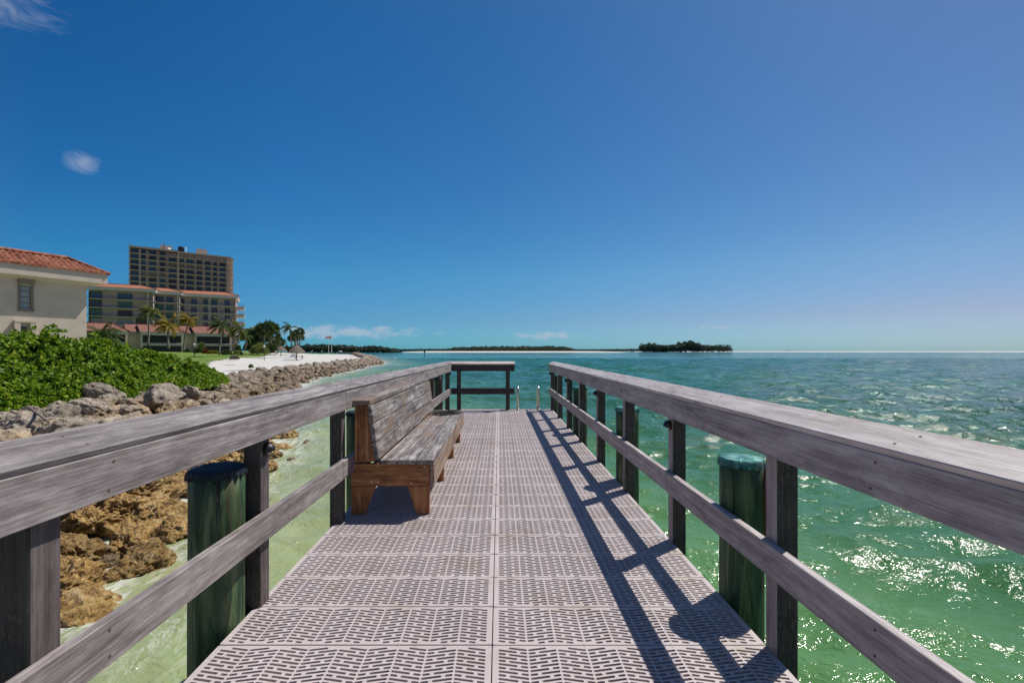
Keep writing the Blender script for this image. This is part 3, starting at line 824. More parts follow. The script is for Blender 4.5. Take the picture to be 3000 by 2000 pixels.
# hand-placed ones the photo shows singly
SPEC = [(476, 1190, -.34, .66, 'big smooth pale boulder at the foot of the green shrub'),
        (300, 1180, -.25, .60, 'brown pitted boulder resting highest against the green shrub'),
        (258, 1222, -.4, .50, 'rounded light boulder in front of the brown pitted one'),
        (157, 1198, -.35, .42, 'dark rough boulder beside the left end of the shrub'),
        (30, 1218, -.4, .5, 'pale boulder at the left frame edge above the railing'),
        (560, 1172, -.4, .42, 'tan boulder right of the big smooth one')]
SP2 = [(408, 1668, .30, .8, 'wet knobbly rock standing alone in the foam by the nearest left pile'),
       (384, 1612, .31, .8, 'golden rock in foam just above the lone knobbly rock'),
       (316, 1655, .14, .8, 'small dark rock awash left of the lone knobbly rock'),
       (235, 1790, .42, .55, 'flat golden ledge rock at the water edge, lowest in the picture'),
       (530, 1570, .30, .8, 'tan rock at the waterline touching the nearest left pile in view'),
       (846, 1283, .30, .8, 'humped brown rock in the surf, farthest one off the shore'),
       (797, 1290, .26, .8, 'tan rock between the humped rock and the shore'),
       (898, 1301, .15, .6, 'small flat rock awash right of the humped rock'),
       (826, 1314, .24, .35, 'low flat rock awash below the humped rock'),
       (799, 1338, .27, .9, 'brown rock in surf seen right of the railing lamp'),
       (790, 1372, .22, 1.0, 'triangular brown rock beside the second railing post'),
       (854, 1349, .09, .8, 'tiny rock tip poking out of the foam')]
SP2 += [(205, 1650, .46, .8, 'big golden pitted rock right beside the nearest left post'), (262, 1560, .48, .8, 'golden jagged rock at the top of the bank seen under the left rail'),
        (190, 1735, .40, .75, 'golden rock just above the flat ledge rock'), (330, 1560, .44, .8, 'dark cleft rock between the golden rocks and the left pile'), (440, 1545, .46, .85, 'tall brown rock directly behind the nearest left pile')]
nsp = 0
for x, y, z, r, lab in SPEC:
    p = at(x, y, z-.25); o = place(SMO[nsp % 5], p.x, p.y, z+.02, r, rnd, .75); tag(o, lab, 'boulder', 'boulders of the shore revetment'); nsp += 1
for x, y, r, fl, lab in SP2:
    p = at(x, y, WZ); o = place(HI[nsp % 6] if r > .2 else MID[nsp % 5], p.x, p.y, WZ+.02*r+.03, r, rnd, fl); tag(o, lab, 'rock', 'rocks awash off the revetment'); nsp += 1
lim = 300-nsp
LB = {'w': 'wet golden brown boulder at the waterline below the left railing', 'm': 'brown grey boulder on the slope between the waterline and the shrub',
      'wf': 'brown boulder at the waterline of the curved rock revetment', 'mf': 'grey tan boulder on the curved revetment along the beach'}
for a in A[:lim]:
    x, y, z, r, s = a
    me = rnd.choice((HI if s < 2.6 else SMO) if y < 17 else (MID if y < 26 else LOW))
    o = place(me, x, y, z, r, rnd)
    lab = LB[('w' if s < 2.2 else 'm')+('' if y < 18 else 'f')]
    tag(o, lab, 'boulder', 'boulders of the shore revetment')
VV, FF, base = [], [], 0
for a in A[lim:]:
    x, y, z, r, s = a
    if y < 1 or x/y < -1.6: continue
    me = rnd.choice(TINY if y > 55 else LOW)
    n = len(me.vertices); co = np.empty(n*3, np.float32); me.vertices.foreach_get('co', co); co = co.reshape(-1, 3)
    E = (Matrix.Rotation(rnd.uniform(0, 6.28), 3, 'Z') @ Matrix.Rotation(rnd.uniform(-.5, .5), 3, 'X'))
    co = (co*np.array([rnd.uniform(.85, 1.25), rnd.uniform(.8, 1.1), rnd.uniform(.55, .85)])*r)@np.array(E).T+np.array([x, y, z])
    f = np.array([tuple(p.vertices) for p in me.polygons]); VV.append(co); FF.append(f+base); base += n
o = link('riprap', npmesh('riprap', np.vstack(VV), np.vstack(FF), False), M['rock_far']); tag(o, 'many small far boulders of the revetment', None, None, 'stuff')
o['category'] = 'riprap'

dw = MB().tube([at(88, 1196, -.15), at(120, 1218, -.12), at(143, 1237, -.16)], [.035, .028, .018], 7).tube([at(132, 1231, -.14), at(157, 1224, -.13)], [.022, .012], 6).build('driftwood', M['trunk'], None, world=Matrix())
tag(dw, 'thin grey forked driftwood branch lying on the boulders at left', 'driftwood')
# ------------------------------------------------------------------ foliage helpers
def leaf_quads(Pn, D, U, L, W, bend=.25):
    """P base points, D direction, U normal-ish; two-quad leaves (obovate)"""
    n = len(Pn); Sd = np.cross(D, U); Sd /= np.linalg.norm(Sd, axis=1, keepdims=True)+1e-9; N = np.cross(Sd, D)
    L = L[:, None]; W = W[:, None]
    v0 = Pn-Sd*W*.12; v1 = Pn+Sd*W*.12
    m = Pn+D*L*.62; v2 = m+Sd*W*.5+N*W*.10; v3 = m-Sd*W*.5+N*W*.10
    e = Pn+D*L-N*L*bend; v4 = e+Sd*W*.20; v5 = e-Sd*W*.20
    V = np.stack([v0, v1, v2, v3, v4, v5], 1).reshape(-1, 3)
    b = (np.arange(n)*6)[:, None]
    Fq = np.concatenate([b+np.array([0, 1, 2, 3]), b+np.array([3, 2, 4, 5])], 0)
    return V, Fq
def unit(v): return v/(np.linalg.norm(v, axis=1, keepdims=True)+1e-9)

# big shrub
def naupaka():
    r = np.random.default_rng(9)
    FL = [(8.5, -14.9), (10.5, -14.6), (13, -14.1), (15, -13.9), (17.5, -14.1), (20, -14.3), (22.5, -14.5), (24.5, -14.9), (26.5, -15.9), (28.6, -17.8)]   # front line: y -> x
    fy = [a for a, _ in FL]; fx = [b for _, b in FL]
    top = [(8.5, 1.5), (12, 1.38), (14.8, 1.32), (17.5, 1.85), (20.5, 1.58), (22.5, 1.25), (24.5, .95), (26.5, .6), (28.6, .2)]
    ty = [a for a, _ in top]; tz = [b for _, b in top]
    def hf(x, y):
        e = np.interp(y, fy, fx)-x                                   # distance inland from front
        T = np.interp(y, ty, tz)
        g = -.42
        endf = sm((29.2-y)/2.2)
        h = g+(T-g)*np.clip(e/3.6, 0, 1)**.55*endf
        h = np.where(e > 8, h-(e-8)*.25, h)
        b = np.array([mn.noise(Vector((a*.8, c*.8, 3)))*.32+mn.noise(Vector((a*1.9, c*1.9, 8)))*.42+mn.noise(Vector((a*4.2, c*4.2, 1)))*.14 for a, c in zip(x, y)])
        return h+b*np.clip(e/.8, 0, 1), e
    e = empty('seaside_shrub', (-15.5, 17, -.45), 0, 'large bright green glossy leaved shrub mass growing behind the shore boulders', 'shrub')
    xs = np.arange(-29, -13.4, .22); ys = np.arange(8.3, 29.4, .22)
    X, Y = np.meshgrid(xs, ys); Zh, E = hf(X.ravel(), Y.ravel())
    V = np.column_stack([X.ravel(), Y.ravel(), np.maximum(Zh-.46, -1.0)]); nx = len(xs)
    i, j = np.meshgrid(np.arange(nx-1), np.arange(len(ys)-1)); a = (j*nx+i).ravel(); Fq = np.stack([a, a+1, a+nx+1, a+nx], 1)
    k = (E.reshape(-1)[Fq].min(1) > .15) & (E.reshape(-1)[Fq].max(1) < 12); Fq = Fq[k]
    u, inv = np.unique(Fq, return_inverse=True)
    link('shade_hull', npmesh('shade_hull', V[u], inv.reshape(Fq.shape), True), M['gap_shade'], e, world=Matrix())  # dark hull added under the leaves, gap shade in its colour
    # rosettes
    N = 21000
    y = r.uniform(8.4, 29.2, N); ee = r.uniform(0, 1, N)**1.35*9.5
    x = np.interp(y, fy, fx)-ee
    h, _ = hf(x, y); d = .08
    hx, _ = hf(x+d, y); hy, _ = hf(x, y+d)
    nrm = unit(np.column_stack([-(hx-h)/d, -(hy-h)/d, np.full(N, 1.)]))
    steep = 1/np.maximum(nrm[:, 2], .15)
    cl_ = np.array([mn.noise(Vector((a*2.6, c*2.6, 4)))+.5*mn.noise(Vector((a*6, c*6, 2))) for a, c in zip(x, y)])
    keep = (r.random(N) < np.clip(steep*.28, .20, 1)) & (cl_ > -.06)
    x, y, h, nrm = x[keep], y[keep], h[keep], nrm[keep]; ee = ee[keep]
    # extra on the steep front
    N2 = 7000; y2 = r.uniform(8.4, 29.0, N2); e2 = r.uniform(-.05, 1.2, N2); x2 = np.interp(y2, fy, fx)-e2; h2, _ = hf(x2, y2); h2 = h2*1.; z2 = -.5+(h2+.5)*r.uniform(.35, 1, N2)
    n2 = unit(np.column_stack([np.full(N2, .85), np.full(N2, -.45), r.uniform(.1, .9, N2)]))
    base = np.vstack([np.column_stack([x, y, h-r.uniform(-.14, .26, len(x))]), np.column_stack([x2, y2, z2])]); nn = np.vstack([nrm, n2])
    nn = unit(nn+r.normal(0, .28, nn.shape)+np.array([0, 0, .35]))
    K = 11; n = len(base)
    t1 = unit(np.cross(nn, r.normal(0, 1, nn.shape))); t2 = np.cross(nn, t1)
    a = (np.arange(K)[None, :]*2.399+r.uniform(0, 6.28, (n, 1)))
    el = np.linspace(.25, 1.25, K)[None, :]+r.normal(0, .12, (n, K))
    D = (np.cos(el)[..., None]*(np.cos(a)[..., None]*t1[:, None]+np.sin(a)[..., None]*t2[:, None])+np.sin(el)[..., None]*nn[:, None])
    D = D.reshape(-1, 3); U = np.repeat(nn, K, 0)+1e-3; Bp = np.repeat(base, K, 0)
    L = r.uniform(.12, .20, n*K); W = L*r.uniform(.42, .56, n*K)
    V, Fq = leaf_quads(Bp, unit(D), U, L, W, .12)
    link('foliage', npmesh('foliage', V, Fq, False), M['naupaka'], e, world=Matrix())
naupaka()
def blob_bush(name, x, y, zb, rx, ry, rz, mat, label, n=1500, ls=.28, cat='shrub', seed=0, group=None):
    r = np.random.default_rng(seed+100)
    e = empty(name, (x, y, zb), 0, label, cat, group)
    d = unit(r.normal(0, 1, (n, 3))); d[:, 2] = np.abs(d[:, 2])*1.0-.12
    lump = np.array([1+.28*mn.noise(Vector(p*2.1)+Vector((seed, 0, 0)))+.12*mn.noise(Vector(p*5)+Vector((seed, 3, 0))) for p in d])
    rad = lump*r.uniform(.72, 1.03, n)
    P = d*rad[:, None]*np.array([rx, ry, rz])+np.array([0, 0, rz*.12])
    D = unit(d+r.normal(0, .6, d.shape)+np.array([0, 0, .3])); U = unit(r.normal(0, 1, d.shape))
    L = r.uniform(.6, 1.3, n)*ls; V, Fq = leaf_quads(P, D, U, L, L*.55, .15)
    link('foliage', npmesh('foliage', V, Fq), mat, e)
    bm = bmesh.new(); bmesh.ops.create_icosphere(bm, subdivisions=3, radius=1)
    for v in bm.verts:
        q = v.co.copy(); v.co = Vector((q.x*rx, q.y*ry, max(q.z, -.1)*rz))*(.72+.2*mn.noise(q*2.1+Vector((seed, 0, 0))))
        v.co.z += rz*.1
    me = bpy.data.meshes.new('shade_core'); bm.to_mesh(me); bm.free(); link('shade_core', me, M['gap_shade'], e)  # dark filler under the leaves, coloured as shade in the gaps
    return e
def frond_mesh(V, Fc, P0, dirv, L, droop, wind, wl, r, nl=26):
    """append one feather frond"""
    pts = []; p = np.array(P0, float); d = np.array(dirv, float); d /= np.linalg.norm(d); st = L/10
    for i in range(11):
        pts.append(p.copy()); p = p+d*st
        d = d+np.array([0, 0, -droop*.11*(1+i*.22)])+wind*.10; d /= np.linalg.norm(d)
    pts = np.array(pts)
    for i in range(nl):
        t = .12+.88*i/(nl-1); k = t*10; a = int(min(k, 9)); f = k-a; q = pts[a]*(1-f)+pts[a+1]*f; tg = pts[a+1]-pts[a]; tg /= np.linalg.norm(tg)
        sd = np.cross(tg, [0, 0, 1]); sd /= np.linalg.norm(sd)+1e-6
        ll = wl*(math.sin(PI*min(t*.9+.08, 1))**.6)
        for s in (-1, 1):
            dd = sd*s*.8+tg*.65+np.array([0, 0, -.45-r.random()*.35])+wind*.45; dd /= np.linalg.norm(dd)
            w = tg*L*.5/nl*1.15; b = len(V)
            V.extend([q-w, q+w, q+dd*ll+w*.25, q+dd*ll-w*.25]); Fc.append((b, b+1, b+2, b+3))
    for i in range(10):
        b = len(V); o = np.array([0, 0, .03*L/4]); V.extend([pts[i]-o, pts[i]+o, pts[i+1]+o*.6, pts[i+1]-o*.6]); Fc.append((b, b+1, b+2, b+3))
def coconut(cpx, bpx, D, crown, mat, label, group, seed, wind=-.8, bz=None, nf=26, fl=None):
    r = np.random.default_rng(seed)
    c = atd(cpx[0], cpx[1], D); b = atd(bpx[0], bpx[1], D)
    if bz is not None: b.z = bz
    e = empty('palm_tree', b, 0, label, 'palm tree', group)
    h = c-b; pts = [Vector((h.x*(t**1.6)+.15*math.sin(t*5+seed), .2*math.sin(t*3), h.z*t)) for t in np.linspace(0, 1, 12)]
    cc = pts[-1]
    MB().tube(pts, [.20-.09*t for t in np.linspace(0, 1, 12)], 8).build('trunk', M['trunk'], e)
    V, Fc = [], []; W = np.array([wind, 0, .0])
    for i in range(nf):
        a = i*2.399+r.uniform(-.2, .2); el = 1.25-1.65*i/nf+r.uniform(-.15, .15)
        dv = np.array([math.cos(a)*math.cos(el), math.sin(a)*math.cos(el), math.sin(el)])+W*.45
        frond_mesh(V, Fc, cc, dv, crown*r.uniform(.85, 1.1), r.uniform(.8, 1.3), W, crown*.24, r)
    link('crown', npmesh('crown', np.array(V), np.array(Fc)), mat, e)
    m = MB()
    for k in range(6):
        a = k*1.05; bmesh.ops.create_icosphere(m.bm, subdivisions=1, radius=.14, matrix=Matrix.Translation(cc+Vector((math.cos(a)*.25, math.sin(a)*.25, -.2))))
    m.build('coconut_bunch', M['trunk'], e)
    return e
def fanpalm(cpx, bpx, D, R, label, group, seed, mat=None):
    r = np.random.default_rng(seed)
    c = atd(cpx[0], cpx[1], D); b = atd(bpx[0], bpx[1], D)
    e = empty('palm_tree', b, 0, label, 'palm tree', group); h = c-b
    MB().tube([Vector((h.x*t**1.5, .1*math.sin(4*t), h.z*t)) for t in np.linspace(0, 1, 8)], [.22-.07*t for t in np.linspace(0, 1, 8)], 8).build('trunk', M['trunk'], e)
    V, Fc = [], []
    for i in range(34):
        z = 1-1.55*(i+.5)/34; a = i*2.399; q = math.sqrt(max(0, 1-z*z)); d = np.array([q*math.cos(a), q*math.sin(a), z])+r.normal(0, .12, 3); d /= np.linalg.norm(d)
        base = np.array(h)+d*R*.45*r.uniform(.8, 1.1); s1 = np.cross(d, r.normal(0, 1, 3)); s1 /= np.linalg.norm(s1)
        for k in range(15):
            t = (k-7)/7*1.45; dd = d*math.cos(t)+s1*math.sin(t)+np.array([0, 0, -.28]); dd /= np.linalg.norm(dd)
            w = np.cross(dd, np.cross(d, s1)); w = w/np.linalg.norm(w)*R*.045; l = R*.62*r.uniform(.8, 1.1); tip = base+dd*l+np.array([0, 0, -.18*R*r.random()])
            n = len(V); m2 = base+dd*l*.55; V.extend([base, m2-w, tip, m2+w]); Fc.append((n, n+1, n+2, n+3))
    link('crown', npmesh('crown', np.array(V), np.array(Fc)), mat or M['fan'], e)
    return e

# ------------------------------------------------------------------ buildings
class Fac:                                                           # facade frame; local x along, y inward, z up
    def __init__(s, X0, D0, vp, name, label):
        s.k = (vp-VX)/F; u = Vector((s.k, 1)).normalized(); s.X0, s.D0, s.u = X0, D0, u
        s.e = empty(name, (X0, D0, 0), math.atan2(u.y, u.x), label, 'building')
    def t(s, x, off=0):                                              # distance along facade at photo column x, plane shifted inward by off
        a = (x-VX)/F; X0 = s.X0-off*s.u.y; D0 = s.D0+off*s.u.x
        return (a*D0-X0)/(s.u.x-a*s.u.y)
    def z(s, x, y, off=0):
        t = s.t(x, off); D = s.D0+off*s.u.x+t*s.u.y; return EYE+(HY-y)/F*D
    def add(s, name, mb, mat, parent=None): 
        o = mb.build(name, mat, None); o.parent = parent or s.e; return o
RB = random.Random(21)
def window(f, x0, x1, z0, z1, y, mat, frame=None, fw=.06, mull=1, parent=None):
    m = MB().box(x0, x1, y, y+.06, z0, z1)
    w = f.add('window', m, mat, parent)
    fm = MB()
    fm.box(x0-fw, x0, y-.05, y+.06, z0-fw, z1+fw).box(x1, x1+fw, y-.05, y+.06, z0-fw, z1+fw).box(x0, x1, y-.05, y+.06, z1, z1+fw).box(x0, x1, y-.05, y+.06, z0-fw, z0)
    for k in range(mull):
        xm = x0+(x1-x0)*(k+1)/(mull+1); fm.box(xm-fw*.4, xm+fw*.4, y-.03, y-.002, z0, z1)
    f.add('window_frame', fm, frame or M['frame_b'], w)
    return w
def railing_mb(mb, x0, x1, y, z, h=1.05, pick=.16, th=.022):
    mb.box(x0, x1, y-.03, y+.03, z+h-.05, z+h); mb.box(x0, x1, y-.02, y+.02, z+.08, z+.12)
    n = int((x1-x0)/pick)
    for k in range(n+1):
        xx = x0+(x1-x0)*k/max(n, 1); w = .035 if k % 10 == 0 else th/2
        mb.box(xx-w, xx+w, y-w, y+w, z, z+h-.05)

# --- near house
def house():
    f = Fac(-33.2, 36.6, 2140, 'apartment_house', 'near tan stucco house with red clay tile roof behind the green shrub')
    tc = 0.0; zt = f.z(256, 838)                                     # wall corner at t=0
    wall = MB(); L = -18
    w1 = (f.t(57), f.t(93)); z1 = (f.z(75, 904), f.z(75, 836)); w2 = (f.t(57), f.t(84)); z2 = (f.z(75, 986), f.z(75, 953))
    g0 = -.6
    # wall with two real openings, built as strips
    wall.box(L, w1[0], 0, .3, g0, zt).box(w1[1], 0, 0, .3, g0, zt)
    wall.box(w1[0], w1[1], 0, .3, z1[1], zt).box(w1[0], w1[1], 0, .3, z2[1]+.0, z1[0])
    wall.box(w1[0], w1[1], 0, .3, g0, z2[0]); wall.box(w2[1], w1[1], 0, .3, z2[0], z2[1])
    wall.box(-.3, 0, .3, 13, g0, zt); wall.box(L, L+.3, .3, 13, g0, zt); wall.box(L+.3, -.3, 12.7, 13, g0, zt)
    f.add('wall', wall, M['stucco'])
    w = window(f, w1[0]+.07, w1[1]-.07, z1[0]+.07, z1[1]-.07, .12, M['blind'], M['frame_b'], .07, 0)
    for k in range(1, 4):
        zz = z1[0]+(z1[1]-z1[0])*k/4; f.add('sash_bar', MB().box(w1[0]+.07, w1[1]-.07, .085, .117, zz-.03, zz+.03), M['frame_b'], w)
    f.add('shutter_box', MB().box(w1[0]-.12, w1[1]+.12, -.24, -.003, z1[1]+.10, z1[1]+.62, 0, .02).box(w1[0]-.08, w1[0]-.002, -.07, -.003, z1[0]-.1, z1[1]+.1).box(w1[1]+.002, w1[1]+.08, -.07, -.003, z1[0]-.1, z1[1]+.1).box(w1[0]-.12, w1[1]+.12, -.10, -.003, z1[0]-.2, z1[0]-.1), M['frame_b'])
    w = window(f, w2[0]+.07, w2[1]-.07, z2[0]+.07, z2[1]-.07, .14, M['glass'], M['stucco_w'], .07, 0)
    f.add('window_surround', MB().box(w2[0]-.32, w2[0]-.02, -.28, -.003, z2[0]-.2, z2[1]+.2).box(w2[1]+.02, w2[1]+.32, -.28, -.003, z2[0]-.2, z2[1]+.2).box(w2[0]-.32, w2[1]+.32, -.30, -.003, z2[1]+.203, z2[1]+.35), M['stucco'])
    # eave: stucco band below, grey band above, then tiles
    O = .84; zf = EYE+(HY-825.6)/F*(f.D0-O*f.u.x)                     # band bottom
    xe = f.t(315, -O); zb0 = f.z(315, 832, -O); zb2 = f.z(322, 806, -O); zb1 = zb2
    band = MB(); band.box(L-.6, xe, -O, -O+.18, zb0, zb1); band.box(xe-.18, xe, -O+.18, 13.6, zb0, zb1)
    f.add('eave_band', band, M['stucco'])
    s_ = MB(); s_.hexa([(L-.6, -O+.18, zb0+.0), (xe-.18, -O+.18, zb0), (-.01, -.003, zt-.02), (L-.6, -.003, zt-.02), (L-.6, -O+.18, zb0+.1), (xe-.18, -O+.18, zb0+.1), (-.01, -.003, zt+.1), (L-.6, -.003, zt+.1)])
    s_.hexa([(xe-.18, -O+.18, zb0), (xe-.18, 13.2, zb0), (.003, 13.0, zt-.02), (.003, -.003, zt-.02), (xe-.18, -O+.18, zb0+.1), (xe-.18, 13.2, zb0+.1), (.003, 13.0, zt+.1), (.003, -.003, zt+.1)])
    f.add('soffit', s_, M['stucco'])
    # roof: hip; barrel tiles
    ex, ey = xe+.12, -O-.11; run = 7.0; pitch = (f.z(200, 758, 6.0)-zb2)/7.0
    best = None
    for run in np.arange(1.5, 9, .1):
        rx_ = f.t(195, ey+run)
        if best is None or abs(rx_-(ex-run)) < best[0]: best = (abs(rx_-(ex-run)), run)
    run = best[1]; pitch = (f.z(195, 759, ey+run)-zb2)/run; rz = zb2+pitch*run
    Vv, Ff = [], []
    # front slope with corrugated barrel tiles, rows stepped
    tw = .36; rl = .44
    nrow = int(run/rl); 
    def hgt(a, b):                                                   # a across, b up slope distance(plan)
        c = abs(math.sin(PI*a/tw)); return .13*c**.8
    xs = np.arange(L-.8, ex+.001, tw/6)
    for rI in range(nrow):
        b0, b1 = rI*rl, (rI+1)*rl+.06
        xm = ex-b0
        for i in range(len(xs)-1):
            if xs[i+1] > ex-b0*1.0: break
            k = len(Vv)
            for (xx, bb, up) in ((xs[i], b0, .055), (xs[i+1], b0, .055), (xs[i+1], b1, .0), (xs[i], b1, .0)):
                Vv.append((xx, ey+bb, zb2+pitch*bb+hgt(xx, bb)+up))
            Ff.append((k, k+1, k+2, k+3))
            k = len(Vv)
            for (xx, dz) in ((xs[i], -.02), (xs[i+1], -.02)): Vv.append((xx, ey+b0, zb2+pitch*b0+dz))
            Vv.append((xs[i+1], ey+b0, zb2+pitch*b0+hgt(xs[i+1], 0)+.055)); Vv.append((xs[i], ey+b0, zb2+pitch*b0+hgt(xs[i], 0)+.055)); Ff.append((k, k+1, k+2, k+3))
    me = npmesh('roof_tiles', np.array(Vv), np.array(Ff), False); o = link('roof_tiles', me, M['tile'], f.e)
    rf = MB(); r0 = (L-.8, ey, zb2); r1 = (ex, ey, zb2); r2 = (ex-run, ey+run, rz); r3 = (L-.8, ey+run, rz); r4 = (ex, ey+2*run, zb2); r5 = (L-.8, ey+2*run, zb2)
    for q in ((r0, r1, r2, r3), (r1, r4, r2), (r2, r4, r5, r3)): rf.bm.faces.new([rf.bm.verts.new(p) for p in q])
    f.add('roof', rf, M['tile'])
    hp = MB(); hp.tube([Vector(r1)+Vector((0, 0, .06)), Vector(r2)+Vector((0, 0, .12))], .13, 8); hp.tube([Vector(r2)+Vector((0, 0, .12)), Vector(r3)+Vector((0, 0, .12))], .13, 8)
    f.add('ridge_tiles', hp, M['tile'])
house()

# --- tower
def tower():
    f = Fac(-196.5, 241, 3240, 'apartment_tower', 'tall tan apartment tower with stacked balconies rising behind the red roofed block')
    xL = f.t(378); xR = f.t(676); xE = f.t(686)
    top = 57.2; S = [53.5-3.0*k for k in range(18)]
    Z3 = lambda v: 360+v/6.533
    f.add('wall', MB().box(xL, xR, 1.6, 20, 0, 55.6).box(xR, xE-.3, 2.6, 18, 0, 55.2), M['tower_w'])
    f.add('roof_parapet', MB().box(xL-.2, f.t(Z3(1060)), -.3, 20.2, 56.2, top).box(f.t(Z3(1060)), xR+.2, .3, 20.2, 55.9, 56.8).box(xR+.2, xE, 1.4, 18, 55.0, 56.2), M['tower_w'])
    piers = [120, 305, 660, 850, 1040, 1185, 1385, 1540, 1690, 1820, 1985]
    for v in piers:
        x = f.t(Z3(v)); f.add('pier_wall', MB().box(x, x+(.9 if v in (305, 1040) else .35), .05, 1.597, 0, 55.7), M['tower_w'])
    cols = [(160, 298), (342, 432), (500, 630), (715, 805), (885, 1020), (1072, 1165), (1220, 1350), (1415, 1510), (1582, 1670), (1730, 1795), (1855, 1960)]
    for k, z in enumerate(S):
        f.add('balcony_slab', MB().box(xL-.4, f.t(Z3(850)), -.2, 1.597, z-.22, z+.02).box(f.t(Z3(850)), f.t(Z3(1130)), -.45, 1.597, z-.24, z).box(f.t(Z3(1130)), xR, -.1, 1.597, z-.22, z+.02).box(xR, xE, .7, 2.597, z-.35, z), M['slab_t'])
        if k > 10: continue
        m = MB(); railing_mb(m, xL-.4, f.t(Z3(850)), -.1, z, 1.0, .3, .03); railing_mb(m, f.t(Z3(850)), xR, -.03, z, 1.0, .3, .03)
        f.add('balcony_railing', m, M['rail_d'])
    for k in range(9):
        z = S[k]
        for (a, b) in cols:
            if k == 0 and a > 850: continue
            q = RB.random()
            mat = M['shutter'] if (k in (2,) and 850 < a < 1450 or k == 4 and 320 < a < 800) else (M['glass_b'] if q < .35 else (M['glass'] if q < .75 else M['glass_k']))
            x0, x1 = f.t(Z3(a), 1.5), f.t(Z3(b), 1.5)
            window(f, x0, x1, z+.15, z+2.35, 1.50, mat, M['frame_b'], .05, 1)
    # top floor penthouse shade band
    for (a, b, y0, y1, n, mt) in ((708, 940, 112, 200, 'stair_house', M['stucco']), (1415, 1612, 185, 275, 'stair_house', M['stucco'])):
        x0, x1 = f.t(Z3(a), 8), f.t(Z3(b), 8); zt = f.z(Z3(a), 700+y0/6.533, 8)
        f.add(n, MB().box(x0, x1, 8, 13, 56, zt), mt)
    x0, x1 = f.t(Z3(1055), 7), f.t(Z3(1172), 7); f.add('cooling_unit', MB().box(x0, x1, 7, 10, 56.9, f.z(Z3(1055), 721, 7), 0, .2), M['black'])
    x = f.t(Z3(1210), 7); f.add('vent_pipe', MB().tube([(x, 7, 56), (x, 7, 60.5), (x-1.2, 7, 60.5)], .25, 6), M['white'])
    x = f.t(Z3(782), 7); f.add('antenna', MB().tube([(x, 7, 56), (x, 7, 63)], .12, 5).tube([(x-.6, 7, 61.5), (x+.6, 7, 61.5)], .08, 5), M['black'])
    x = f.t(Z3(1525), 9); f.add('antenna', MB().tube([(x, 9, 56), (x, 9, 65)], .07, 5), M['black'])
    m = MB(); x = f.t(Z3(880), 3); bmesh.ops.create_cone(m.bm, cap_ends=True, segments=12, radius1=.9, radius2=.1, depth=.4, matrix=Matrix.Translation((x, 3, 58)) @ Matrix.Rotation(1.2, 4, 'X')); m.tube([(x, 3, 56.8), (x, 3, 58)], .06, 5)
    f.add('dish', m, M['white'])
tower()

